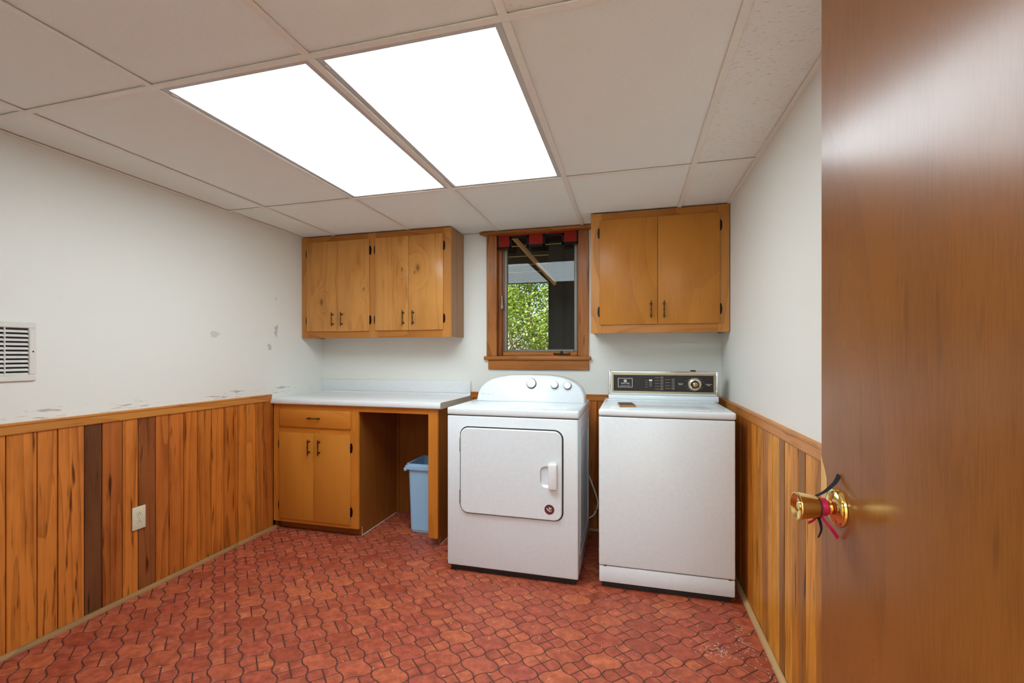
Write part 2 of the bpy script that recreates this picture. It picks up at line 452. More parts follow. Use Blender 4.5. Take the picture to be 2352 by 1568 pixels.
def tile_mesh(poly, name):
    bm = bmesh.new(); tile_geo(bm, poly, 0, 0)
    bmesh.ops.recalc_face_normals(bm, faces=bm.faces)
    me = bpy.data.meshes.new(name); bm.to_mesh(me); bm.free(); me.materials.append(M['floor_tile']); return me
bm = bmesh.new(); add_box(bm, -L-.1, R+.1, .02, D+.1, -.12, -.0018)
floor = fin('floor', bm, M['grout'], None, loc=(0, 0, -.06)); tag(floor, kind='structure')
FX0, FX1, FY0, FY1 = -L+.002, R-.002, .03, D-.002
whole_poly = lobe(); quart_polys = [lobe(q) for q in range(4)]
whole_me = tile_mesh(whole_poly, 'floor_tile'); quart_me = [tile_mesh(p, 'quarter_tile') for p in quart_polys]
def inside(poly, cx, cy): return all(FX0 < cx+p.x < FX1 and FY0 < cy+p.y < FY1 for p in poly)
def in_view(x, y):
    c, s = math.cos(.2802), math.sin(.2802); d = -s*x+c*y; r = c*x+s*y
    if d < .2: return 0
    u = 1128.6+1112.8*r/d; v = 812.8+1112.8*1.226/d
    vis = -60 < u < 1960 and v < 1640
    if x > -1.0 and y > 2.66 and vis: vis = False            # behind the machines
    if x < -1.75 and y > 2.93: vis = False                    # under the base cabinet
    return 1/(d*d) if vis else 0
wh, qu = [], []
for i in range(-14, 12):
    for j in range(-16, 14):
        cx, cy = WX+i*PIT, WY+j*PIT
        wh.append((in_view(cx, cy), cx, cy)); qx, qy = cx+A_, cy+A_
        for q in range(4): qu.append((in_view(qx, qy)*(1 if in_view(qx, qy) else 0), qx, qy, q))
wh.sort(reverse=True); qu.sort(reverse=True)
rest = bmesh.new(); nw = nq = 0
def put(me, poly, cx, cy, name, keep):
    global rest
    if inside(poly, cx, cy):
        if keep:
            o = bpy.data.objects.new(name, me); link(o, floor, (cx, cy, 0)); return
        tile_geo(rest, poly, cx, cy); return
    pc = clip([Vector((cx+p.x, cy+p.y)) for p in poly], FX0, FX1, FY0, FY1)
    if len(pc) < 3: return
    ar = abs(sum(a.x*b.y-b.x*a.y for a, b in zip(pc, pc[1:]+pc[:1])))/2
    if ar < 2e-4: return
    c = Vector((sum(p.x for p in pc)/len(pc), sum(p.y for p in pc)/len(pc)))
    loc = [p-c for p in pc]
    if keep: link(bpy.data.objects.new(name, tile_mesh(loc, name)), floor, (c.x, c.y, 0))
    else: tile_geo(rest, loc, c.x, c.y)
for w, cx, cy in wh: 
    put(whole_me, whole_poly, cx, cy, 'floor_tile', w > 0 and nw < 300); nw += w > 0
for w, cx, cy, q in qu:
    put(quart_me[q], quart_polys[q], cx, cy, 'quarter_tile', w > 0 and nq < 300); nq += w > 0
o = fin('remaining_tiles', rest, M['floor_tile'], floor, loc=(0, 0, 0)); tag(o, kind='stuff')

# ------------------------------------------------------------------ walls
WT = .14
WX0, WX1, WZ0, WZ1 = -.957, -.347, 1.205, 2.118      # window opening
def struct(o): o['kind'] = 'structure'; return o
wl = struct(box('wall_left', M['paint'], None, -L-WT, -L, .02, D+WT, -.1, 2.2, 0))
wr = struct(box('wall_right', M['paint'], None, R, R+WT, .02, D+WT, -.1, 2.2, 0))
bm = bmesh.new()
for a in ((-L, WX0, -.1, 2.2), (WX1, R, -.1, 2.2), (WX0, WX1, -.1, WZ0), (WX0, WX1, WZ1, 2.2), (-L-WT, R+WT, 2.2605, 2.9)): add_box(bm, a[0], a[1], D, D+WT, a[2], a[3])  # last strip, above the ceiling, added to keep sun off the porch screen
wb = struct(fin('wall_back', bm, M['paint'], None))
DOOR_W = .90; t_dir = Vector((-.1167, .9932, 0)); edge_pt = Vector((.351, 1.068, 0)); hinge = edge_pt-t_dir*DOOR_W
DX0, DX1 = -.47, hinge.x+.025                       # doorway
bm = bmesh.new()
for a in ((-L, DX0, -.1, 2.2), (DX1, R, -.1, 2.2), (DX0, DX1, 2.06, 2.2)): add_box(bm, a[0], a[1], .02, Y0, a[2], a[3])
wf = struct(fin('wall_front', bm, M['paint'], None))
# hall behind the camera
HX0, HX1, HY = -1.5, 1.3, -2.2
struct(box('floor_hall', M['quarter_round'], None, HX0, HX1, HY, .02, -.12, -.002, 0))
struct(box('ceiling_hall', M['paint'], None, HX0, HX1, HY, .02, 2.2, 2.3, 0))
struct(box('wall_hall_left', M['paint'], None, HX0-.1, HX0, HY, .02, -.1, 2.3, 0))
struct(box('wall_hall_right', M['paint'], None, HX1, HX1+.1, HY, .02, -.1, 2.3, 0))
struct(box('wall_hall_back', M['paint'], None, HX0-.1, HX1+.1, HY-.1, HY, -.1, 2.3, 0))

# wainscot boards, colours read from the photograph (sRGB)
ZB = .905
def board(parent, face, a, b, col, ztop=ZB, z0=.0):
    """face 'L','R','B'; a..b along the wall"""
    g = .0019; th = .012+random.uniform(-.0015, .0015)
    if face == 'L': o = box('wainscot_board', M['board'], parent, -L, -L+th, a+g, b-g, z0, ztop, .0022)
    elif face == 'R': o = box('wainscot_board', M['board'], parent, R-th, R, a+g, b-g, z0, ztop, .0022)
    else: o = box('wainscot_board', M['board'], parent, a+g, b-g, D-th, D, z0, ztop, .0022)
    o.color = lin(*col); return o
box('board_backing', M['wall_backing'], wl, -L, -L+.003, Y0, 2.95, .0, ZB, 0)
box('board_backing', M['wall_backing'], wr, R-.003, R, Y0, D, .0, ZB, 0)
box('board_backing', M['wall_backing'], wb, -1.2, R-.004, D-.003, D, .0, ZB, 0)
ly = [1.338, 1.446, 1.523, 1.631, 1.709, 1.805, 1.886, 1.98, 2.058, 2.15, 2.238, 2.338, 2.431, 2.54, 2.613, 2.697, 2.77, 2.86]
lc = [(206, 128, 56), (204, 126, 56), (202, 124, 56), (110, 70, 44), (170, 98, 46), (200, 122, 54), (140, 82, 44), (186, 108, 48), (190, 110, 48), (196, 114, 46), (190, 112, 46), (198, 118, 48), (186, 108, 42), (196, 118, 48), (200, 122, 50), (180, 108, 44), (172, 98, 40)]
for a, b, c in zip(ly, ly[1:], lc): board(wl, 'L', a, b, c)
y = ly[0]
while y > Y0+.02:
    w = random.choice((.07, .085, .1, .11)); y2 = max(Y0+.004, y-w)
    board(wl, 'L', y2, y, random.choice(((196, 118, 52), (180, 104, 46), (204, 126, 56)))); y = y2
ry = [2.541, 2.372, 2.276, 2.212, 2.122, 2.053, 1.963, 1.893, 1.822, 1.73]
rc = [(204, 136, 44), (176, 114, 44), (208, 142, 50), (214, 150, 54), (148, 100, 46), (216, 150, 56), (194, 128, 46), (158, 106, 48), (212, 146, 54)]
for a, b, c in zip(ry, ry[1:], rc): board(wr, 'R', b, a, c)
y = 1.73
while y > Y0+.02:
    y2 = max(Y0+.004, y-random.choice((.07, .09, .1))); board(wr, 'R', y2, y, random.choice(((206, 140, 52), (176, 116, 48), (212, 146, 54)))); y = y2
y = 2.541
while y < D-.03:
    y2 = min(D-.014, y+random.choice((.09, .1, .11))); board(wr, 'R', y, y2, random.choice(((196, 120, 46), (180, 108, 42)))); y = y2
xs = [-1.17, -1.08, -.99, -.90, -.79, -.70, -.60, -.50, -.40, -.31, -.224, -.13, -.04, .06, .15, .26, .35, .45, R-.014]
for a, b in zip(xs, xs[1:]): board(wb, 'B', a, b, random.choice(((190, 116, 48), (176, 104, 42), (196, 122, 52))))

# chair rails: a flat strip with a slightly proud rounded cap
def rail(name, face, a, b, mat, z0=.897, z1=.944):
    prof = [(0, z0), (.017, z0), (.019, z0+.004), (.019, z1-.012), (.022, z1-.009), (.022, z1-.002), (.020, z1), (0, z1)]
    if face == 'L': fr = ((-L, a, 0), (1, 0, 0), (0, 0, 1), (0, 1, 0))
    elif face == 'R': fr = ((R, a, 0), (-1, 0, 0), (0, 0, 1), (0, 1, 0))
    else: fr = ((a, D, 0), (0, -1, 0), (0, 0, 1), (1, 0, 0))
    return struct(prism(name, mat, None, prof, b-a, fr))
rail('trim_1', 'L', Y0, 2.838, M['rail_wood'])
rail('trim_2', 'R', Y0, D-.024, M['rail_wood'], .902, .950)
rail('trim_3', 'B', -1.146, R-.024, M['rail_wood_x'], .900, .945)
def qround(name, face, a, b):
    r = .02
    prof = [(0, 0), (r, 0)]+[(r*math.cos(k*PI/10), r*.9*math.sin(k*PI/10)+.001) for k in range(1, 5)]+[(0, r*.9)]
    o = {'L': ((-L+.0138, a, 0), (1, 0, 0), (0, 0, 1), (0, 1, 0)), 'R': ((R-.0138, a, 0), (-1, 0, 0), (0, 0, 1), (0, 1, 0)), 'B': ((a, D-.0138, 0), (0, -1, 0), (0, 0, 1), (1, 0, 0))}[face]
    return struct(prism(name, M['quarter_round_l' if face != 'R' else 'quarter_round'], None, prof, b-a, o, True, 50))
qround('baseboard_left', 'L', Y0, 2.90)
qround('baseboard_right', 'R', Y0, D-.035)
qround('baseboard_back', 'B', -1.16, R-.035)

# ------------------------------------------------------------------ suspended ceiling
bm = bmesh.new(); add_box(bm, -L-WT, R+WT, .02, D+WT, 2.20, 2.26)
ceil = struct(fin('ceiling', bm, M['wall_backing'], None))
gx = [-L, -2.1525, -1.543, -.9334, -.3238, .2858, R]
gy = [Y0, 1.2484, 2.4676, D]
TW = .012
for i in range(1, 6):
    for j in range(3):
        box('grid_tee', M['tee'], ceil, gx[i]-TW, gx[i]+TW, gy[j]+(TW if j else 0), gy[j+1]-(TW if j < 2 else 0), H-.002, H+.002, .0005)
for j in (1, 2):
    box('grid_tee', M['tee'], ceil, -L, R, gy[j]-TW, gy[j]+TW, H-.002, H+.002, .0005)
for a in ((-L, -L+.02, Y0, D), (R-.02, R, Y0, D), (-L+.02, R-.02, D-.02, D), (-L+.02, R-.02, Y0, Y0+.02)):
    box('wall_angle', M['tee'], ceil, *a, H-.003, H+.001, .0005)
for i in range(6):
    for j in range(3):
        if j == 1 and i in (2, 3): continue
        m = M['tile_rough'] if (i == 5 or (i == 4 and j == 0)) else M['tile_smooth']
        e = random.uniform(-.001, .001)
        box('ceiling_tile', m, ceil, gx[i]+.006+e, gx[i+1]-.006+e, gy[j]+.006, gy[j+1]-.006, H+.0045, H+.02, .001)
def troffer(i, label):
    t = empty('ceiling_light', ((gx[i]+gx[i+1])/2, (gy[1]+gy[2])/2, H), label, 'ceiling light', 'fluorescent ceiling lights')
    x0, x1, y0, y1 = gx[i]+.014, gx[i+1]-.014, gy[1]+.013, gy[2]-.013
    w = .020
    bm = bmesh.new()
    for a in ((x0, x0+w, y0, y1), (x1-w, x1, y0, y1), (x0+w, x1-w, y0, y0+w), (x0+w, x1-w, y1-w, y1)): add_box(bm, *a, H+.0015, H+.012, .001)
    fin('frame', bm, M['fixture'], t)
    box('diffuser', M['diffuser'], t, x0+w-.004, x1-w+.004, y0+w-.004, y1-w+.004, H+.007, H+.012, 0)
    bm = bmesh.new()
    for a in ((x0+w, x0+w+.01, y0+w, y1-w), (x1-w-.01, x1-w, y0+w, y1-w), (x0+w, x1-w, y0+w, y0+w+.01), (x0+w, x1-w, y1-w-.01, y1-w)): add_box(bm, *a, H+.0125, H+.07)
    add_box(bm, x0+w, x1-w, y0+w, y1-w, H+.066, H+.07)
    fin('housing', bm, M['fixture'], t)
    for yy in (y0+.05, y1-.05):
        box('latch', M['fixture'], t, x0+.004, x0+.012, yy-.012, yy+.012, H-.001, H+.0015, .0005)
troffer(2, 'lit flat ceiling light panel next to the wide tile on the left-wall side')
troffer(3, 'lit flat ceiling light panel on the side nearer the open brown door')

# ------------------------------------------------------------------ hardware helpers
PULL = [(0, .0015), (.003, .003), (.006, .0042), (.010, .0030), (.013, .0048), (.018, .0062), (.023, .0048), (.026, .0034), (.030, .0050), (.034, .0040), (.040, .0030), (.047, .0040), (.054, .0050)]
PULL = PULL+[(.108-d, r) for d, r in PULL[-2::-1]]
def pull(parent, x, y, z, horiz=False):
    """turned spindle pull standing 20 mm off the face at y, centre (x, z)"""
    bm = bmesh.new()
    ax = Vector((1, 0, 0)) if horiz else Vector((0, 0, 1)); c = Vector((x, y-.021, z))
    add_lathe(bm, PULL, c-ax*.054, ax, 10)
    for s in (-1, 1):
        add_lathe(bm, [(0, .0040), (.012, .0032), (.018, .0060), (.0205, .0065)], c+ax*(s*.036), (0, 1, 0), 10)
    return fin('handle', bm, M['bronze'], parent, smooth=True, angle=50)
def hinge_leaf(parent, x, y, z, side):
    """half-oval leaf on the frame and a barrel by the door edge; side +1: the leaf extends to +x"""
    bm = bmesh.new(); h = .034
    pts = [(0, -h)]+[(side*.013*math.sin(k*PI/8)**.7, -h*math.cos(k*PI/8)) for k in range(1, 8)]+[(0, h)]
    if side < 0: pts = pts[::-1]
    add_prism(bm, pts, -.0025, ((x, y, z), (1, 0, 0), (0, 0, 1), (0, 1, 0)))
    add_lathe(bm, [(0, .0015), (.004, .003), (.006, .0042), (.056, .0042), (.058, .003), (.062, .0015)], (x, y-.006, z-.031), (0, 0, 1), 8)
    return fin('hinge', bm, M['bronze_dark'], parent, smooth=True, angle=50)

# ------------------------------------------------------------------ wall cabinet by the left wall
def cab_door(t, mat, x0, x1, yf, z0, z1, hx, hz, hinge_side, hinges):
    """lipped door standing 11 mm proud of the frame face yf"""
    bm = bmesh.new(); add_box(bm, x0, x1, yf-.011, yf-.0005, z0, z1, .003, 2)
    d = fin('door', bm, mat, t, smooth=True, angle=40)
    pull(d, hx, yf-.011, hz)
    for hz_ in hinges:
        hinge_leaf(t, (x0-.0005) if hinge_side < 0 else (x1+.0005), yf, hz_, hinge_side)
    return d
t = empty('wall_cabinet', (-1.823, 3.32, 1.346), 'honey pine wall cabinet with four knotty doors in the left corner', 'cabinet')
YF = 3.183; X0, X1, Z0, Z1 = -L+.003, -1.209, 1.346, H-.004
box('side_panel', M['side_panel'], t, X1-.016, X1, YF+.018, D-.002, Z0+.004, Z1, .001)
box('side_panel', M['wood_inner'], t, X0, X0+.016, YF+.018, D-.002, Z0+.004, Z1, .001)
box('bottom_panel', M['wood_upper_h'], t, X0+.016, X1-.016, YF+.018, D-.002, Z0+.02, Z0+.034, .001)
box('back_panel', M['wood_inner'], t, X0+.016, X1-.016, D-.010, D-.003, Z0+.034, Z1, .0)
for a, b in ((X0, -2.372), (-1.860, -1.787), (-1.278, X1)): box('stile', M['wood_upper'], t, a, b, YF, YF+.018, Z0, Z1, .001)
for a, b in ((-2.372, -1.860), (-1.787, -1.278)):
    box('bottom_rail', M['wood_upper_h'], t, a, b, YF+.0006, YF+.018, Z0, 1.412, .001)
    box('top_rail', M['wood_upper_h'], t, a, b, YF+.0006, YF+.018, 2.05, Z1, .001)
HZ = (1.99, 1.478)
for k, (a, b, hx, sd) in enumerate(((-2.385, -2.119, -2.152, -1), (-2.117, -1.847, -2.074, 1), (-1.800, -1.533, -1.570, -1), (-1.531, -1.266, -1.493, 1))):
    cab_door(t, M['pine_door%d' % k], a, b, YF, 1.397-.002*(k == 1), 2.074, hx, 1.487, sd, HZ)

# ------------------------------------------------------------------ wall cabinet by the right wall
t = empty('wall_cabinet', (.16, 3.3, 1.36), 'plain honey birch wall cabinet with two doors right of the window', 'cabinet')
YF = 3.146; X0, X1, Z0, Z1 = -.245, R-.004, 1.357, H-.004
box('side_panel', M['wood_upper'], t, X0, X0+.016, YF+.018, D-.002, Z0+.004, Z1, .001)
box('side_panel', M['wood_inner'], t, X1-.016, X1, YF+.018, D-.002, Z0+.004, Z1, .001)
box('bottom_panel', M['wood_upper_h'], t, X0+.016, X1-.016, YF+.018, D-.002, Z0+.02, Z0+.034, .001)
box('back_panel', M['wood_inner'], t, X0+.016, X1-.016, D-.010, D-.003, Z0+.034, Z1, .0)
box('stile', M['wood_upper'], t, X0, -.178, YF, YF+.018, Z0, Z1, .001); box('stile', M['wood_upper'], t, .498, X1, YF, YF+.018, Z0, Z1, .001)
box('bottom_rail', M['wood_upper_h'], t, -.178, .498, YF+.0006, YF+.018, Z0, 1.42, .001)
box('top_rail', M['wood_upper_h'], t, -.178, .498, YF+.0006, YF+.018, 2.05, Z1, .001)
cab_door(t, M['birch_door'], -.190, .1575, YF, 1.410, 2.070, .120, 1.500, -1, (1.99, 1.493))
cab_door(t, M['birch_door'], .1595, .509, YF, 1.410, 2.070, .195, 1.499, 1, (1.993, 1.496))

# ------------------------------------------------------------------ base cabinet with knee space
t = empty('base_cabinet', (-1.8, 3.15, 0), 'amber wood base cabinet with drawer, doors and open knee space', 'cabinet')
YF = 2.857; X0, X1 = -L+.016, -1.176; ZT = .877
box('stile', M['wood_base'], t, X0, -2.352, YF, YF+.018, .056, ZT, .0015)
box('stile', M['wood_base'], t, -1.815, -1.744, YF, YF+.018, .058, ZT, .0015)
box('stile', M['wood_base'], t, -1.241, X1, YF, YF+.018, .054, ZT, .0015)
box('top_rail', M['wood_base_h'], t, -2.352, -1.815, YF+.0006, YF+.018, .83, ZT, .001)
box('middle_rail', M['wood_base_h'], t, -2.352, -1.815, YF+.0006, YF+.018, .67, .735, .001)
box('bottom_rail', M['wood_base_h'], t, -2.352, -1.815, YF+.0006, YF+.018, .056, .098, .001)
box('top_rail', M['wood_base_h'], t, -1.744, -1.241, YF+.0006, YF+.018, .841, ZT, .001)
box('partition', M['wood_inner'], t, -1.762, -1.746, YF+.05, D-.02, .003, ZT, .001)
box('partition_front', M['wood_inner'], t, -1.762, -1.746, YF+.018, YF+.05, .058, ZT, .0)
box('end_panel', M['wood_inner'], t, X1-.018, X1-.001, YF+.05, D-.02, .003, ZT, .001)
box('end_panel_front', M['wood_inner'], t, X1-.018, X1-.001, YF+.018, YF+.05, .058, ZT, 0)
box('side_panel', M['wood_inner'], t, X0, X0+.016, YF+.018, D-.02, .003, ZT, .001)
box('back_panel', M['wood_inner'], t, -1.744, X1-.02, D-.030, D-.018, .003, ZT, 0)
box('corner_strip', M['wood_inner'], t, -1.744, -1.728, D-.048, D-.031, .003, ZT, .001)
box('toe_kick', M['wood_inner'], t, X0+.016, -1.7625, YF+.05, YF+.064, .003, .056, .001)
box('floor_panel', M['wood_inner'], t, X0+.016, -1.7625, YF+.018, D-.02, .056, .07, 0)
box('caulk_line', M['caulk'], t, -1.7455, -1.7425, YF+.05, D-.05, .0005, .004, 0)
box('caulk_line', M['caulk'], t, -1.7455, -1.7435, YF+.0485, YF+.0505, .0005, .06, 0)
box('caulk_line', M['caulk'], t, X1-.0005, X1+.002, YF+.05, D-.06, .0005, .004, 0)
bm = bmesh.new(); add_box(bm, -2.364, -1.800, YF-.011, YF-.0005, .722, .842, .004, 2)
dr = fin('drawer', bm, M['wood_base_h'], t, smooth=True, angle=40)
pull(dr, -2.075, YF-.011, .787, True)
for a, b, hx, sd in ((-2.366, -2.0865, -2.117, -1), (-2.0845, -1.801, -2.036, 1)):
    cab_door(t, M['wood_base_door'], a, b, YF, .083, .682, hx, .591, sd, (.596, .168))

# worktop
t = empty('countertop', (-1.8, 3.14, ZT), 'white laminate worktop with upstand on the base cabinet', 'countertop')
CX1 = -1.150; YC = 2.832
prof = [(YC+.01, ZT+.001), (YC+.002, ZT+.006), (YC, ZT+.014), (YC, ZT+.030), (YC+.004, ZT+.039), (YC+.012, ZT+.043), (3.10, ZT+.0405), (D-.04, ZT+.0405), (D-.028, ZT+.044), (D-.024, ZT+.055), (D-.003, ZT+.055), (D-.003, ZT+.001)]
prism('top', M['laminate'], t, prof, CX1-(-L+.002), ((-L+.002, 0, 0), (0, 1, 0), (0, 0, 1), (1, 0, 0)), True, 30)
box('upstand', M['laminate'], t, -L+.002, CX1, D-.024, D-.003, ZT+.0555, 1.023, .004, 2)
prof2 = [(p[0]+(.0005 if k < 5 else 0), p[1]) for k, p in enumerate(prof)]
prism('edge_strip', flat('cream_edge_strip', lin(196, 190, 172), .5), t, prof2, .002, ((CX1, 0, 0), (0, 1, 0), (0, 0, 1), (1, 0, 0)))

# ------------------------------------------------------------------ waste bin in the knee space
t = empty('waste_bin', (-1.355, 3.17, 0), 'pale blue plastic waste bin under the worktop', 'bin')
def bin_body():
    bm = bmesh.new()
    def ring(x0, x1, y0, y1, z, r=.02): return [bm.verts.new((p[0], p[1], z)) for p in rrect(x0, x1, y0, y1, r, 4)]
    x0, x1, y0, y1 = -1.462, -1.262, 3.055, 3.315
    rs = [ring(x0+.006, x1-.006, y0+.006, y1-.006, .003), ring(x0+.006, x1-.006, y0+.006, y1-.006, .018), ring(x0, x1, y0, y1, .019),
          ring(x0-.013, x1+.013, y0-.008, y1+.008, .440), ring(x0-.008, x1+.008, y0-.004, y1+.004, .440), ring(x0+.004, x1-.004, y0+.004, y1-.004, .02)]
    for a, b in zip(rs, rs[1:]):
        n = len(a)
        for i in range(n): bm.faces.new((a[i], a[(i+1) % n], b[(i+1) % n], b[i]))
    bm.faces.new(rs[0][::-1]); bm.faces.new(rs[-1])
    return bm
fin('body', bin_body(), M['bin'], t, smooth=True, angle=30)
bm = bmesh.new(); bx0, bx1, by0, by1 = -1.476, -1.248, 3.042, 3.328
outer = rrect(bx0-.022, bx1+.022, by0-.012, by1+.012, .022, 4); inner = rrect(bx0+.006, bx1-.006, by0+.006, by1-.006, .02, 4)
ro = [[bm.verts.new((p[0], p[1], z)) for p in pl] for pl, z in ((inner, .436), (outer, .436), (outer, .458), (rrect(bx0-.012, bx1+.012, by0-.005, by1+.005, .022, 4), .462), (rrect(bx0-.010, bx1+.010, by0-.003, by1+.003, .022, 4), .473), (inner, .474))]
ro.append(ro[0])
for a, b in zip(ro, ro[1:]):
    n = len(a)
    for i in range(n): bm.faces.new((a[i], a[(i+1) % n], b[(i+1) % n], b[i]))
fin('rim', bm, M['bin'], t, smooth=True, angle=30)
box('lug', M['bin'], t, bx0-.024, bx0-.004, by0-.010, by0+.018, .424, .446, .004, 2)
pts = [(-.09, 0)]+[(-.055+.055-.055*math.cos(k*PI/8) if False else -.07+.14*k/8, .05*math.sin(min(1, (k/8)*3, (1-k/8)*3)*PI/2)) for k in range(0, 9)]+[(.09, 0)]
prism('handle', M['bin_in'], t, pts, .008, (((bx0+bx1)/2, by1-.006, .472), (1, 0, 0), (0, 0, 1), (0, -1, 0)), True)

# ------------------------------------------------------------------ clothes dryer
t = empty('clothes_dryer', (-.634, 2.92, 0), 'white front-loading clothes dryer with rounded console', 'dryer')
dx0, dx1, dy0, dy1 = -1.001, -.266, 2.575, 3.28
bm = bmesh.new(); add_box(bm, dx0, dx1, dy0, dy1, .035, .880, .007, 3)
body = fin('body', bm, M['enamel'], t, smooth=True)
for (a, b, c, d_) in ((2.645, 3.20, .12, .82), (2.69, 3.16, .17, .77)):
    bm = bmesh.new(); pl = rrect(a, b, c, d_, .05, 5); pi = rrect(a+.006, b-.006, c+.006, d_-.006, .045, 5)
    va = [bm.verts.new((dx1-.0004, p[0], p[1])) for p in pl]; vb = [bm.verts.new((dx1+.0025, (p[0]+q[0])/2, (p[1]+q[1])/2)) for p, q in zip(pl, pi)]; vc = [bm.verts.new((dx1-.0004, p[0], p[1])) for p in pi]
    n = len(pl)
    for p_, q_ in ((va, vb), (vb, vc)):
        for i in range(n): bm.faces.new((p_[i], p_[(i+1) % n], q_[(i+1) % n], q_[i]))
    fin('pressed_rib', bm, M['enamel'], body, smooth=True)
# top deck
bm = bmesh.new(); add_box(bm, dx0-.001, dx1+.004, dy0-.003, dy1, .8835, .925, .009, 3)
fin('top_panel', bm, M['enamel'], t, smooth=True)
box('seam', M['dark_gap'], t, dx0+.004, dx1-.002, dy0+.004, dy1-.01, .879, .885, 0)
# door with a dark surrounding gap
pl = rrect(-.925, -.343, .334, .822, .05, 8)
fr = ((0, dy0-.0006, 0), (1, 0, 0), (0, 0, 1), (0, 1, 0))
prism('door_gap', M['dark_gap'], t, pl, .004, fr)
bm = bmesh.new(); po = rrect(-.918, -.350, .341, .815, .044, 8); pf = rrect(-.914, -.354, .345, .811, .041, 8)
# opening of the finger recess
hx0, hx1, hz0, hz1 = -.467, -.40, .514, .628
ra = [bm.verts.new((p[0], dy0-.001, p[1])) for p in po]; rb = [bm.verts.new((p[0], dy0-.011, p[1])) for p in po]; rc_ = [bm.verts.new((p[0], dy0-.014, p[1])) for p in pf]
n = len(po)
for a, b in ((ra, rb), (rb, rc_)):
    for i in range(n): bm.faces.new((a[i], a[(i+1) % n], b[(i+1) % n], b[i]))
hole = rrect(hx0, hx1, hz0, hz1, .03, 8)
rh = [bm.verts.new((p[0], dy0-.014, p[1])) for p in hole]
for i in range(n): bm.faces.new((rc_[i], rc_[(i+1) % n], rh[(i+1) % n], rh[i]))
rd = [bm.verts.new((hx0+(p[0]-hx0)*.9+.003, dy0-.0014, hz0+(p[1]-hz0)*.8+.011)) for p in hole]
for i in range(n): bm.faces.new((rh[i], rh[(i+1) % n], rd[(i+1) % n], rd[i]))
bm.faces.new(rd)
door = fin('door', bm, M['enamel'], t, smooth=True, angle=14)
bm = bmesh.new(); add_box(bm, -.420, -.374, dy0-.036, dy0-.0135, .508, .645, .006, 3)
fin('handle', bm, M['plastic'], door, smooth=True)
for z0_, z1_ in ((.68, .76), (.386, .466)): box('hinge', M['chrome'], t, -.928, -.9235, dy0-.004, dy0+.0, z0_, z1_, .0008)
# round sticker
st = lathe('sticker', M['red_print'], door, [(0, .0265), (.0006, .0265)], (-.416, dy0-.0141, .399), (0, -1, 0), 28)
bm = bmesh.new()
for pts in ([(-.016, .006), (-.013, .008), (.002, -.006), (.006, -.011), (.002, -.012), (-.010, -.003)], [(-.004, .013), (.001, .014), (.006, .004), (.004, -.002), (.001, .001)],
            [(.006, .012), (.011, .010), (.012, .004), (.008, .004)], [(.008, -.003), (.013, -.002), (.010, -.009), (.007, -.010)]):
    add_prism(bm, pts, -.0004, ((-.416, dy0-.0148, .399), (1, 0, 0), (0, 0, 1), (0, 1, 0)))
fin('sticker_emblem', bm, M['ink_white'], st)
# console: arched face leaning back
cy0 = 3.0; lean = .05
def console_pts(xa, xb, z0, z1, n=14):
    w = xb-xa; h = z1-z0; out = [(xa, z0)]
    for k in range(n+1):
        a = PI*(1-k/n); ex = 2/3.0
        ca, sa = math.cos(a), math.sin(a)
        out.append((xa+w/2+w/2*math.copysign(abs(ca)**ex, ca), z0+.012+(h-.012)*abs(sa)**.85))
    out.append((xb, z0)); return out
cp = console_pts(-.964, -.270, .926, 1.094); 
bm = bmesh.new(); rings = []
for dep, sh in ((0, .010), (.006, .003), (.02, 0), (.12, 0)):
    ctr = Vector((-.617, .926)); rr = []
    for x, z in cp:
        sx = (x-ctr.x)*(1-sh/.35)+ctr.x; sz = (z-ctr.y)*(1-sh/.17)+ctr.y
        rr.append(bm.verts.new((sx, cy0+dep+(sz-.926)*lean/.168*(1 if dep < .1 else .4), sz)))
    rings.append(rr)
n = len(cp)
for a, b in zip(rings, rings[1:]):
    for i in range(n): bm.faces.new((a[i], a[(i+1) % n], b[(i+1) % n], b[i]))
bm.faces.new(rings[0][::-1]); bm.faces.new(rings[-1])
cons = fin('console', bm, M['enamel'], t, smooth=True, angle=50)
box('console_base', M['ink_grey'], t, -.958, -.275, cy0+.002, cy0+.1, .924, .928, 0)
nrm = Vector((0, -1, lean/.168)).normalized()
def cface(x, z, off=0): return Vector((x, cy0+(z-.926)*lean/.168, z))+nrm*off
for kx, kz, kr in ((-.607, 1.038, .030), (-.4595, 1.031, .0225), (-.378, 1.028, .0225)):
    k = lathe('knob', M['silver'], cons, [(0, kr*.96), (.010, kr), (.014, kr*.98), (.017, kr*.9), (.0175, kr*.3)], cface(kx, kz), nrm, 28)
    lathe('knob_skirt', M['black'], k, [(0, kr*1.08), (.006, kr*1.08)], cface(kx, kz), nrm, 28)
    a = random.uniform(.3, 1.1); d = Vector((math.cos(a), 0, math.sin(a))); d = (d-nrm*d.dot(nrm)).normalized()
    bm = bmesh.new(); add_tube(bm, [cface(kx, kz, .0176)+d*kr*.25, cface(kx, kz, .0178)+d*kr*.85], .0012, 6); fin('pointer', bm, M['ink_grey'], k)
rotc = (PI/2-math.atan(lean/.168), 0, 0)
text('logo', 'Whirlpool', .021, M['ink_pale'], cons, cface(-.895, .970, .0004), rotc)
def marks(parent, spots, mat, h=.0016):
    bm = bmesh.new()
    for x, z, w in spots:
        c = cface(x, z, .0002); u = Vector((1, 0, 0)); v = nrm.cross(u).normalized()*-1
        add_prism(bm, [(-w/2, -h/2), (w/2, -h/2), (w/2, h/2), (-w/2, h/2)], .0003, (c, u, v, nrm))
    return tag(fin('dial_marks', bm, mat, parent), kind='stuff')
sp = []
for k in range(12):
    a = 2*PI*k/12+.2; sp.append((-.607+.052*math.cos(a), 1.038+.040*math.sin(a), .012))
for z in (1.045, 1.028, 1.010): sp.append((-.685, z, .034))
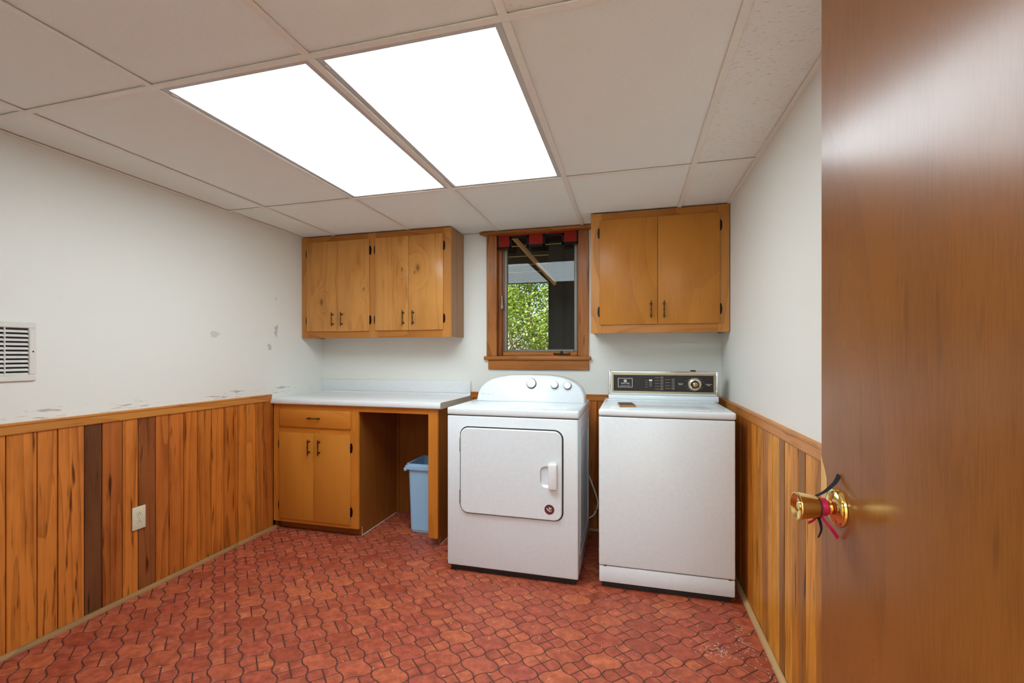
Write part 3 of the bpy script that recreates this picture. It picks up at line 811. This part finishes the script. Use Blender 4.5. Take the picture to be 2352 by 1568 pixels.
sp += [(-.4595, 1.068, .04), (-.378, 1.063, .04), (-.54, 1.078, .024), (-.4595, .998, .018), (-.378, .996, .018)]
marks(cons, sp, M['ink_pale'])
for fx in (dx0+.06, dx1-.06):
    for fy in (dy0+.07, dy1-.07): lathe('foot', M['black'], t, [(0, .02), (.03, .02), (.036, .012)], (fx, fy, .0005), (0, 0, 1), 12)
box('under_shade_block', M['black'], t, dx0+.015, dx1-.015, dy0+.022, dy1-.02, .002, .036, 0)  # black block standing in for the deep shade under the dryer

# ------------------------------------------------------------------ washing machine
t = empty('washing_machine', (.166, 2.93, 0), 'white top-loading washing machine with dark brown control panel', 'washing machine')
wx0, wx1, wy0, wy1 = -.161, .491, 2.60, 3.26
bm = bmesh.new(); add_box(bm, wx0, wx1, wy0, wy1, .122, .8985, .006, 3)
body = fin('body', bm, M['enamel_warm'], t, smooth=True)
bm = bmesh.new(); add_box(bm, wx0+.001, wx1-.001, wy0+.003, wy1, .034, .1185, .005, 2)
fin('kick_panel', bm, M['enamel_warm'], t, smooth=True)
box('seam', M['dark_gap'], t, wx0+.006, wx1-.006, wy0+.008, wy1-.02, .117, .124, 0)
box('seam', M['dark_gap'], t, wx0+.006, wx1-.006, wy0+.008, wy1-.02, .897, .904, 0)
for sx in (wx0+.025, wx1-.03): box('clip', M['red_print'], t, sx, sx+.014, wy0+.002, wy0+.008, .1165, .1205, 0)
bm = bmesh.new(); add_box(bm, wx0-.001, wx1+.004, wy0-.004, wy1, .902, .939, .011, 3)
top = fin('top_panel', bm, M['enamel_warm'], t, smooth=True)
box('lid', M['enamel_warm'], t, wx0+.055, wx1-.10, wy0+.035, 3.075, .9385, .9425, .0018, 2)
box('lid_ridge', M['enamel_warm'], t, wx0+.02, wx1-.02, 3.085, 3.11, .9385, .946, .003, 2)
# console: stepped base, chrome ends, gold frame, dark panel
Yk = 3.125; kx0, kx1 = -.134, .502
kx1 = min(kx1, wx1+.008)
box('console_step', M['enamel_warm'], t, kx0, kx1, 3.115, wy1, .9395, .973, .004, 2)
cons = box('console', M['enamel_warm'], t, kx0+.012, kx1-.012, Yk+.006, wy1-.01, .974, 1.118, .004, 2)
for a, b in ((kx0, kx0+.013), (kx1-.013, kx1)): box('end_cap', M['chrome'], t, a, b, Yk, wy1-.012, .972, 1.122, .003, 2)
box('top_cap', M['chrome'], t, kx0+.013, kx1-.013, Yk+.002, Yk+.05, 1.1115, 1.121, .002)
gx0, gx1, gz0, gz1 = -.114, .483, .987, 1.107
bm = bmesh.new(); wv = .011
for a in ((gx0, gx1, gz1-wv, gz1), (gx0, gx1, gz0, gz0+wv), (gx0, gx0+wv, gz0+wv, gz1-wv), (gx1-wv, gx1, gz0+wv, gz1-wv)): add_box(bm, a[0], a[1], Yk+.001, Yk+.0065, a[2], a[3], .0012)
fin('panel_frame', bm, M['champagne'], cons)
pan = box('control_panel', M['console_dark'], t, gx0+wv, gx1-wv, Yk+.004, Yk+.0058, gz0+wv, gz1-wv, 0)
bm = bmesh.new(); b0, b1, c0, c1 = -.077, .010, 1.020, 1.076
for a in ((b0, b1, c1-.0022, c1), (b0, b1, c0, c0+.0022), (b0, b0+.0022, c0, c1), (b1-.0022, b1, c0, c1)): add_box(bm, a[0], a[1], Yk+.0034, Yk+.0042, a[2], a[3])
fin('badge_border', bm, M['ink_white'], pan)
FZ = Yk+.0036
pl = rrect(-.0415, -.0245, 1.052, 1.067, .004, 3)
prism('logo_mark', M['ink_white'], pan, pl, .0006, ((0, FZ, 0), (1, 0, 0), (0, 0, 1), (0, 1, 0)))
prism('logo_inner', M['console_dark'], pan, [(-.0385, 1.062), (-.0385, 1.057), (-.0352, 1.057), (-.0352, 1.060), (-.0340, 1.060), (-.0330, 1.057), (-.0320, 1.060), (-.0308, 1.060), (-.0308, 1.057), (-.0275, 1.057), (-.0275, 1.062)], .0004, ((0, FZ-.0003, 0), (1, 0, 0), (0, 0, 1), (0, 1, 0)))
text('brand_text', 'MAYTAG', .0125, M['ink_white'], pan, (-.033, FZ, 1.0435))
text('badge_text', 'LARGE LOAD WASHER', .0058, M['ink_white'], pan, (-.033, FZ, 1.0295))
def row_marks(spots, mat):
    bm = bmesh.new()
    for x, z, w, h in spots: add_box(bm, x-w/2, x+w/2, FZ, FZ+.0006, z-h/2, z+h/2)
    tag(fin('dial_marks', bm, mat, pan), kind='stuff')
def px2(x, z): return (-.1 + (x-178)*(.573/1912), 1.096-(z-172)*(.0965/310))
mk = []
def button(x, z, w, h, mat): box('push_button', mat, pan, x-w/2, x+w/2, FZ-.006, FZ+.0005, z-h/2, z+h/2, .001)
for k, zz in enumerate((.0, .013, .026, .039)):
    mk.append((.093, 1.063-zz, .015, .0022))
button(.117, 1.0655, .019, .010, M['ink_white'])
for k in range(3): button(.117, 1.053-k*.0115, .019, .010, M['button'])
for k in range(5):
    button(.182, 1.082-k*.0175, .019, .0155, M['button']); mk.append((.155, 1.082-k*.0175, .026, .0024))
for k in range(4):
    button(.247, 1.070-k*.0175, .019, .0155, M['button']); mk.append((.215, 1.070-k*.0175, .030, .0024))
row_marks(mk, M['ink_brown'])
text('dial_text', 'REGULAR\nFABRICS', .0062, M['ink_white'], pan, (.289, FZ, 1.0445))
text('dial_text', 'PERMANENT\nPRESS', .0062, M['ink_white'], pan, (.4465, FZ, 1.0415))
kc = Vector((.368, Yk+.004, 1.044))
row_marks([(kc.x+.050*math.cos(a), kc.z+.041*math.sin(a), .010, .002) for a in (.45, .8, 1.2, 1.9, 2.3, 2.65, 3.4, 3.8, 4.2, 5.6, 5.9)], M['ink_brown'])
k = lathe('knob', M['champagne'], cons, [(0, .038), (.006, .040), (.011, .038), (.013, .033), (.0135, .02)], kc, (0, -1, 0), 32)
lathe('knob_ring', M['chrome'], k, [(.0, .031), (.004, .031), (.006, .027), (.006, .02)], kc+Vector((0, -.0132, 0)), (0, -1, 0), 32)
lathe('knob_grip', M['black'], k, [(0, .025), (.016, .0235), (.019, .021), (.019, .01)], kc+Vector((0, -.015, 0)), (0, -1, 0), 32)
lathe('knob_cap', flat('copper_cap', lin(196, 150, 104), .25, 1), k, [(0, .0155), (.006, .0150), (.008, .012), (.0085, .003)], kc+Vector((0, -.0335, 0)), (0, -1, 0), 24)
lathe('cap_button', M['bronze_dark'], cons, [(0, .017), (.005, .016), (.008, .010)], (.362, Yk+.03, 1.1205), (0, 0, 1), 20)
for fx in (wx0+.05, wx1-.05):
    for fy in (wy0+.06, wy1-.06): lathe('foot', M['black'], t, [(0, .018), (.028, .018), (.034, .012)], (fx, fy, .0005), (0, 0, 1), 12)
box('under_shade_block', M['black'], t, wx0+.015, wx1-.012, wy0+.026, wy1-.03, .002, .036, 0)  # black block painting the shade below the washer

# small block lying on the washer lid
t = empty('small_block', (-.025, 2.74, .9425), 'small flat grey-topped block lying on the washing machine lid', 'block')
bm = bmesh.new()
pts = [(-.055, 2.672), (.026, 2.695), (.006, 2.83), (-.072, 2.815)]
add_prism(bm, pts, .011, ((0, 0, .9427), (1, 0, 0), (0, 1, 0), (0, 0, 1)))
bmesh.ops.bevel(bm, geom=list(bm.edges), offset=.0015, segments=1, affect='EDGES')
fin('base', bm, M['side_panel'], t)
cx_, cy_ = -.024, 2.753
prism('top_face', flat('slate_grey_pad', lin(84, 80, 78), .7), t, [(cx_+(x-cx_)*.95, cy_+(y-cy_)*.95) for x, y in pts], .0018, ((0, 0, .9538), (1, 0, 0), (0, 1, 0), (0, 0, 1)))

# white cord hanging between the machines
bm = bmesh.new()
add_tube(bm, spline([(-.30, 3.325, .45), (-.278, 3.325, .42), (-.248, 3.325, .345), (-.220, 3.325, .265), (-.213, 3.325, .215), (-.232, 3.325, .155), (-.268, 3.325, .122), (-.31, 3.325, .118)], 6), .005, 8)
o = fin('power_cord', bm, M['plastic'], None, smooth=True); tag(o, 'looped white power cord between the dryer and the washing machine', 'cord')

# ------------------------------------------------------------------ window
win = empty('window_1', (-.652, D, 1.11), kind='structure')
CY = D-.019
box('side_casing', M['casing'], win, -1.026, -.949, CY, D, 1.2105, 2.099, .002)
box('side_casing', M['casing'], win, -.354, -.284, CY, D, 1.2105, 2.099, .002)
box('window_stool', M['casing_h'], win, -1.043, -.268, D-.034, D, 1.184, 1.2100, .003, 2)
box('apron', M['casing_h'], win, -1.014, -.280, D-.018, D, 1.114, 1.1835, .002)
box('jamb', M['jamb'], win, WX0+.0005, -.949, D, D+WT, WZ0+.001, WZ1-.001, .001)
box('jamb', M['jamb'], win, -.354, WX1-.0005, D, D+WT, WZ0+.001, WZ1-.001, .001)
box('jamb_head', M['jamb'], win, -.949, -.354, D, D+WT, 2.111, WZ1-.001, .001)
box('sill', M['casing_h'], win, -.949, -.354, D, D+WT, WZ0+.001, 1.2105, .001)
box('stop', M['jamb'], win, -.949, -.922, D+.03, D+.052, 1.2105, 2.1105, .002)
box('stop', M['jamb'], win, -.938, -.910, D+.052, D+.075, 1.2105, 2.1105, .002)
box('stop', M['jamb'], win, -.366, -.354, D+.03, D+.075, 1.2105, 2.1105, .002)
box('bottom_stop', M['casing_h'], win, -.910, -.366, D+.025, D+.075, 1.2105, 1.240, .002)
GY = D+.066
bm = bmesh.new(); s0, s1, q0, q1, sw = -.910, -.367, 1.2405, 2.110, .024
for a in ((s0, s0+sw, q0, q1), (s1-sw, s1, q0, q1), (s0+sw, s1-sw, q0, q0+.020), (s0+sw, s1-sw, q1-.012, q1)): add_box(bm, a[0], a[1], D+.052, D+.078, a[2], a[3], .004)
sash = fin('sash', bm, M['aluminium'], win)
gp = box('glass_pane', M['glass'], sash, s0+sw-.003, s1-sw+.003, GY, GY+.003, q0+.018, q1-.010, 0)
gp.rotation_euler = (-.0075, 0, -.004)                         # the casement hangs a touch out of true
bm = bmesh.new()                                               # crank operator
add_box(bm, -.535, -.416, D+.012, D+.040, 1.2215, 1.2385, .003, 2)
fin('crank_housing', bm, M['bronze'], win, smooth=True)
bm = bmesh.new(); add_lathe(bm, [(0, .004), (.012, .006), (.018, .010), (.026, .012), (.034, .010), (.038, .004)], (-.473, D+.012, 1.230), (0, -1, .25), 14)
add_tube(bm, [(-.473, D+.010, 1.232), (-.473, D-.005, 1.246)], .006, 8)
fin('crank_knob', bm, M['black'], win, smooth=True)
bm = bmesh.new(); add_box(bm, -.929, -.917, D+.022, D+.030, 1.56, 1.66, .003, 2); add_tube(bm, [(-.921, D+.02, 1.655), (-.916, D+.012, 1.60), (-.908, D+.012, 1.565)], [.006, .006, .004], 8)
fin('lock_lever', bm, M['chrome'], win, smooth=True)
prism('head_shelf', M['casing_h'], win, [(-1.066, D-.062), (-.262, D-.062), (-.268, D-.0005), (-1.046, D-.0005)], .017, ((0, 0, 2.0995), (1, 0, 0), (0, 1, 0), (0, 0, 1)))

# red valance with black braid
t = empty('valance', (-.652, D-.01, 2.0), 'red felt window valance with black braid and squared scallops', 'valance')
VY = D-.004
xs_ = [-.944, -.846, -.717, -.599, -.464, -.359]; zl, zh, zt = 2.004, 2.078, 2.0985
out = [(xs_[0], zt), (xs_[0], zl), (xs_[1], zl), (xs_[1], zh), (xs_[2], zh), (xs_[2], zl+.006), (xs_[3], zl+.006), (xs_[3], zh), (xs_[4], zh), (xs_[4], zl+.008), (xs_[5], zl+.008), (xs_[5], zt)]
prism('cloth', M['felt_red'], t, out, .004, ((0, VY-.004, 0), (1, 0, 0), (0, 0, 1), (0, 1, 0)))
bm = bmesh.new(); bw = .0085
segs = list(zip(out[:-1], out[1:]))
for (a, b) in segs:
    x0_, x1_ = min(a[0], b[0])-bw, max(a[0], b[0])+bw; z0_, z1_ = min(a[1], b[1])-bw, min(max(a[1], b[1])+bw, zt)
    add_box(bm, max(x0_, -.947), min(x1_, -.356), VY-.0062, VY-.0001, z0_, z1_, .001)
fin('braid', bm, M['felt_black'], t)

# ------------------------------------------------------------------ wall vent and outlet on the left wall
t = empty('wall_vent', (-L, 1.26, 1.11), 'white metal wall register with rows of louvres on the left wall', 'vent')
vy0, vy1, vz0, vz1 = 1.065, 1.444, 1.113, 1.360
bm = bmesh.new(); m_ = .026; X = -L
for a in ((vy0, vy1, vz1-m_, vz1), (vy0, vy1, vz0, vz0+m_), (vy0, vy0+m_, vz0+m_, vz1-m_), (vy1-m_, vy1, vz0+m_, vz1-m_)): add_box(bm, X+.0005, X+.010, a[0], a[1], a[2], a[3], .003)
fin('frame', bm, M['vent'], t)
box('duct_opening', M['dark_gap'], t, X+.0002, X+.0012, vy0+m_, vy1-m_, vz0+m_, vz1-m_, 0)
nz = 11; ph = (vz1-vz0-2*m_)/nz
divs = [vy0+m_, vy0+m_+.082, vy0+m_+.164, vy0+m_+.245, vy1-m_]
for k in range(nz):
    z = vz0+m_+ph*k
    for a, b in zip(divs, divs[1:]):
        bm = bmesh.new()
        add_prism(bm, [(.0018, ph*.46), (.0030, ph*.50), (.0092, ph*.16), (.0092, -ph*.06), (.0078, -ph*.06), (.0074, ph*.12)], b-a-.004, ((X, a+.002, z), (1, 0, 0), (0, 0, 1), (0, 1, 0)))
        fin('louvre', bm, M['vent'], t)
for y in divs[1:-1]: box('divider', M['vent'], t, X+.0015, X+.0095, y-.002, y+.002, vz0+m_, vz1-m_, .0005)
for y in (vy0+.012, vy1-.012): lathe('screw', M['bronze_dark'], t, [(0, .0035), (.001, .003)], (X+.010, y, (vz0+vz1)/2), (1, 0, 0), 10)
t = empty('wall_outlet', (-L+.013, 1.884, .33), 'ivory double wall outlet on the left wainscot', 'outlet')
X = -L+.0138; oy0, oy1, oz0, oz1 = 1.849, 1.919, .331, .447
plate = box('cover_plate', M['cream_plastic'], t, X, X+.006, oy0, oy1, oz0, oz1, .0025, 2)
for zc in (.409, .369):
    yc = 1.884; n = 20
    pts = [(max(-.0135, min(.0135, .0165*math.cos(2*PI*k/n))), .0145*math.sin(2*PI*k/n)) for k in range(n)]
    f = prism('receptacle', M['cream_plastic'], t, pts, .0015, ((X+.0058, yc, zc), (0, 1, 0), (0, 0, 1), (1, 0, 0)))
    for dy in (-.006, .006): box('slot', M['black'], f, X+.0072, X+.0075, yc+dy-.001, yc+dy+.001, zc-.007, zc+.002, 0)
    lathe('ground_hole', M['black'], f, [(0, .0024), (.0003, .0024)], (X+.0072, yc, zc+.0075), (1, 0, 0), 10)
lathe('screw', M['champagne'], t, [(0, .003), (.001, .0025)], (X+.0059, 1.884, .389), (1, 0, 0), 10)

# ------------------------------------------------------------------ open entry door, right foreground
dr = empty('door_1', hinge, kind='structure')
dr.rotation_euler = (0, 0, math.atan2(t_dir.y, t_dir.x)); WL[dr] = Vector((0, 0, 0))
W = DOOR_W
slab = box('door_slab', M['door'], dr, 0, W, -.035, 0, .012, 2.035, .0012)
pz = Vector((W-.062, 0, .951))
prism('bare_patch', M['bare_wood'], dr, [(W-.0008, 1.034), (W-.006, 1.022), (W-.014, 1.008), (W-.021, .992), (W-.021, .962), (W-.010, .948), (W-.0008, .94)], .0006, ((0, .0002, 0), (1, 0, 0), (0, 0, 1), (0, 1, 0)))
box('latch_plate', M['brass'], dr, W, W+.0012, -.028, -.006, .92, .98, 0)
lathe('rosette', M['brass'], dr, [(0, .0325), (.003, .0335), (.006, .032), (.0075, .028), (.0085, .0285), (.011, .026), (.014, .019), (.016, .0145), (.017, .012)], pz, (0, 1, 0), 36)
kb = lathe('knob', M['brass'], dr, [(.014, .0125), (.020, .0135), (.022, .0115), (.026, .0115), (.028, .013), (.031, .0125), (.034, .015), (.037, .0185), (.045, .0205), (.066, .0245), (.069, .0250), (.0705, .0243), (.0708, .0225), (.068, .018), (.066, .011), (.0655, .0075), (.067, .0070), (.0672, .004)], pz, (0, 1, 0), 36, 30)
lathe('knob', M['brass'], dr, [(.0, .0325), (.006, .032), (.012, .024), (.016, .0125), (.03, .0125), (.04, .019), (.066, .0245), (.070, .022), (.068, .01)], pz+Vector((0, -.035, 0)), (0, -1, 0), 28)
for z in (.2, 1.0, 1.85): lathe('hinge', M['brass'], dr, [(0, .006), (.09, .006)], (-.004, .004, z), (0, 0, 1), 10)
mw = dr.matrix_basis.copy(); Rz = Matrix.Rotation(math.atan2(t_dir.y, t_dir.x), 4, 'Z'); MW = Matrix.Translation(hinge) @ Rz
def dl(x, y, z): return MW @ (pz+Vector((x, y, z)))
def ribbon(bm, pts, w, th=.0008):
    pts = [Vector(p) for p in spline(pts, 6)]; n = len(pts); ra = []
    side = (MW.to_3x3() @ Vector((1, 0, 0))).normalized()
    for i, p in enumerate(pts):
        d = (pts[min(i+1, n-1)]-pts[max(i-1, 0)]).normalized(); ww = w[0]+(w[1]-w[0])*i/(n-1)
        sd = (side-d*side.dot(d)).normalized(); nn = d.cross(sd)
        # strip lies in the plane facing the room side
        u = (sd*.5+nn*.86).normalized(); v = d.cross(u)
        ra.append([bm.verts.new(p+u*ww/2*a+v*th/2*b) for a, b in ((-1, -1), (1, -1), (1, 1), (-1, 1))])
    for a, b in zip(ra, ra[1:]):
        for k in range(4): bm.faces.new((a[k], a[(k+1) % 4], b[(k+1) % 4], b[k]))
    bm.faces.new(ra[0][::-1]); bm.faces.new(ra[-1])
rb = empty('ribbon', dl(0, .03, 0), 'black ribbon tied around the neck of the brass door knob', 'ribbon')
bm = bmesh.new(); ribbon(bm, [dl(.010, .034, .016), dl(.004, .022, .026), dl(-.002, .008, .044), dl(-.004, .001, .060)], (.003, .008)); fin('upper_tail', bm, M['ribbon_black'], rb)
bm = bmesh.new(); ribbon(bm, [dl(.006, .032, -.016), dl(.004, .028, -.032), dl(.004, .027, -.044), dl(.006, .031, -.058)], (.008, .0035)); fin('lower_tail', bm, M['ribbon_black'], rb)
bm = bmesh.new(); add_lathe(bm, [(.0340, .0165), (.0342, .0175), (.0362, .0175), (.0364, .0165)], dl(0, 0, 0), MW.to_3x3() @ Vector((0, 1, 0)), 24); fin('loop', bm, M['ribbon_black'], rb)
rb = empty('ribbon', dl(0, .028, 0), 'crimson ribbon wrapped around the neck of the brass door knob', 'ribbon')
bm = bmesh.new(); add_lathe(bm, [(.0215, .0138), (.022, .0155), (.026, .0160), (.032, .0158), (.0335, .0140)], dl(0, 0, 0), MW.to_3x3() @ Vector((0, 1, 0)), 24); fin('loop', bm, M['ribbon_red'], rb)
bm = bmesh.new(); ribbon(bm, [dl(.004, .030, -.015), dl(.0, .022, -.026), dl(-.004, .012, -.040), dl(-.006, .004, -.053)], (.005, .008)); fin('tail', bm, M['ribbon_red'], rb)
bm = bmesh.new(); ribbon(bm, [dl(.0, .036, -.0185), dl(-.002, .044, -.0255), dl(-.004, .052, -.0285)], (.006, .007)); fin('short_end', bm, M['ribbon_red'], rb)

# ------------------------------------------------------------------ lint on the floor by the right wall
bm = bmesh.new(); rnd = random.Random(3)
def sliver(cx, cy, l):
    a = rnd.uniform(0, PI); d = Vector((math.cos(a), math.sin(a), 0)); s = Vector((-d.y, d.x, 0))*rnd.uniform(.0004, .0009)
    c = Vector((cx, cy, .0012)); bnd = s.normalized()*rnd.uniform(-.4, .4)*l
    p = [c-d*l/2, c+bnd*.5, c+d*l/2]
    for q in range(2):
        vs_ = [bm.verts.new(v) for v in (p[q]-s, p[q+1]-s, p[q+1]+s, p[q]+s)]; bm.faces.new(vs_)
        top_ = [bm.verts.new(v+Vector((0, 0, .0006))) for v in (p[q]-s, p[q+1]-s, p[q+1]+s, p[q]+s)]; bm.faces.new(top_)
for cx, cy, sx, sy, n in ((.36, 2.17, .035, .03, 45), (.30, 2.20, .04, .03, 15), (.47, 2.30, .02, .07, 40), (.52, 1.95, .02, .12, 50), (.40, 2.28, .08, .06, 25), (-1.2, 1.75, .5, .35, 50), (-.3, 2.1, .4, .3, 40), (-.75, 2.5, .15, .03, 25)):
    for k in range(n): sliver(min(.535, rnd.gauss(cx, sx)), rnd.gauss(cy, sy), rnd.uniform(.003, .014))
o = fin('lint_scraps', bm, M['ink_white'], None); tag(o, 'white lint and paint scraps scattered over the red floor', 'lint', kind='stuff')

# ------------------------------------------------------------------ added fill panel behind the camera, brightens the front faces
t = empty('hall_fill_panel', (-.1, -1.1, 2.19), 'added fill light panel in the unseen hall behind the doorway', 'ceiling light')
bm = bmesh.new()
for a in ((-.72, -.70, -1.4, -.8), (.50, .52, -1.4, -.8), (-.72, .52, -1.42, -1.4), (-.72, .52, -.8, -.78)): add_box(bm, *a, 2.165, 2.199, .002)
fin('frame', bm, M['fixture'], t)
box('diffuser', M['hall_fill'], t, -.70, .50, -1.4, -.8, 2.17, 2.176, 0)  # glowing face of the added fill panel

# ------------------------------------------------------------------ outside the window: deck underside, screen, trees
g = box('ground', M['grass'], None, -14, 10, D+WT+.002, 30, -.4, -.05, 0); g['kind'] = 'structure'
dk = empty('deck_underside', (-1, 5, 2.2), 'dark wooden deck underside with joists seen through the window', 'deck')
y = D+WT+.02; k = 0
while y < 6.3:
    box('deck_board', M['deck_wood'], dk, -4.5, 3.0, y, y+.135, 2.42, 2.445, .002); y += .142
for yj in (3.95, 4.42, 4.89, 5.36, 5.83):
    j = box('joist', M['deck_wood'], dk, -4.5, 3.0, yj, yj+.04, 2.24, 2.418, .002)
    box('joist_edge_highlight', M['joist_highlight'], j, -4.5, 3.0, yj+.002, yj+.038, 2.2365, 2.2395, 0)  # painted highlight strip along the underside of the joist
box('rim_beam', M['deck_wood'], dk, -4.5, 3.0, 6.25, 6.33, 2.16, 2.418, .002)
A, B = Vector((-.905, 3.72, 2.165)), Vector((-.655, 4.355, 1.86))
bm = bmesh.new(); dv = (B-A); ln = dv.length; dv.normalize(); sd = dv.cross(Vector((0, 0, 1))).normalized(); up = sd.cross(dv)
add_box(bm, 0, ln, -.012, .012, -.016, .016, .002)
br = fin('brace', bm, M['brace'], None, loc=(0, 0, 0)); br.parent = dk
br.matrix_basis = Matrix.Translation(A-WL[dk]) @ Matrix((dv, sd, up)).transposed().to_4x4()
sc = empty('porch_screen', (-.4, 4.6, 0), 'charcoal board screen under the deck seen through the window', 'screen')
x = -.725
for w in (.14, .12, .15, .13, .14):
    box('board', M['pier'], sc, x+.001, x+w-.001, 4.40, 4.425, -.05, 2.225, .002); x += w
for zc in (.3, 1.5): box('crosspiece', M['pier'], sc, -.72, -.05, 4.4255, 4.46, zc, zc+.09, .002)
# sandy bank
bm = bmesh.new(); nx, ny = 24, 12; vv = []
for i in range(nx+1):
    for j in range(ny+1):
        u, v = i/nx, j/ny; x = -5.5+5.0*u; y = 6.4+2.4*v
        h = 1.95*math.exp(-((x+3.3)/1.25)**2-((y-7.5)/.6)**2)+.03*mnoise.noise(Vector((x*3, y*3, 0)))
        vv.append(bm.verts.new((x, y, -.06+max(0, h))))
for i in range(nx):
    for j in range(ny): a = i*(ny+1)+j; bm.faces.new((vv[a], vv[a+ny+1], vv[a+ny+2], vv[a+1]))
o = fin('sandy_bank', bm, M['soil'], None, smooth=True, angle=80); tag(o, 'pale sandy bank of soil low behind the window', 'soil bank')
def leafcloud(bm, c, rad, n, rnd, size):
    for k in range(n):
        while True:
            p = Vector((rnd.uniform(-1, 1), rnd.uniform(-1, 1), rnd.uniform(-1, 1)))
            if p.length < 1: break
        p = Vector(c)+Vector((p.x*rad[0], p.y*rad[1], p.z*rad[2]))
        a, b = rnd.uniform(0, 2*PI), rnd.uniform(-.9, .9)
        d = Vector((math.cos(a)*math.cos(b), math.sin(a)*math.cos(b), math.sin(b)))
        s = d.cross(Vector((rnd.uniform(-1, 1), rnd.uniform(-1, 1), 1))).normalized(); up = s.cross(d)
        l = size*rnd.uniform(.6, 1.3)
        q = [bm.verts.new(v) for v in (p-d*l/2, p+s*l*.28+up*l*.08, p+d*l/2, p-s*l*.28+up*l*.08)]
        bm.faces.new((q[0], q[1], q[2])); bm.faces.new((q[0], q[2], q[3]))
def tree(x, y, h, mat, label, seed, n=9000, size=.085, group='trees beyond the deck'):
    rnd = random.Random(seed)
    t = empty('tree', (x, y, -.06), label, 'tree', group)
    bm = bmesh.new()
    top = Vector((x+rnd.uniform(-.3, .3), y, h*.9))
    add_tube(bm, spline([(x, y, -.1), (x+rnd.uniform(-.15, .15), y, h*.3), (x+rnd.uniform(-.2, .2), y, h*.6), top], 4), [.07-.05*k/12 for k in range(13)], 7)
    fin('trunk', bm, M['bark'], t, smooth=True)
    for k in range(6):
        z = h*rnd.uniform(.2, .7); a = rnd.uniform(0, 2*PI); l = rnd.uniform(.4, .8)
        bm = bmesh.new(); p = Vector((x, y, z)); e = p+Vector((math.cos(a)*l, math.sin(a)*l*.7, l*.7))
        add_tube(bm, spline([p, (p+e)/2+Vector((0, 0, .08)), e], 3), [.03-.0035*i for i in range(7)], 5); fin('branch', bm, M['bark'], t, smooth=True)
    bm = bmesh.new()
    for k in range(9):
        leafcloud(bm, (x+rnd.uniform(-.6, .6), y+rnd.uniform(-.5, .5), h*rnd.uniform(.1, .95)), (rnd.uniform(.4, .62), rnd.uniform(.4, .6), rnd.uniform(.4, .8)), n//9, rnd, size)
    o = fin('foliage', bm, mat, t); tag(o, kind='stuff')
specs = [(-2.0, 10.6, 3.6, 'leaf_a', 'yellow-green leafy tree in the middle of the window view'),
         (-4.5, 11.0, 3.9, 'leaf_b', 'mid-green leafy tree at the left of the window view'),
         (.5, 10.8, 3.8, 'leaf_b', 'mid-green leafy tree behind the charcoal screen'),
         (-3.3, 13.4, 4.4, 'leaf_a', 'tall yellow-green tree at the back left of the window view'),
         (-.85, 13.4, 4.4, 'leaf_b', 'tall mid-green tree at the back right of the window view'),
         (-2.1, 16.0, 5.2, 'leaf_b', 'tallest green tree farthest back in the window view'),
         (1.6, 13.6, 4.4, 'leaf_a', 'tall yellow-green tree far back behind the charcoal screen')]
for i, (x, y, h, m_, lb) in enumerate(specs): tree(x, y, h, M[m_], lb, 40+i)
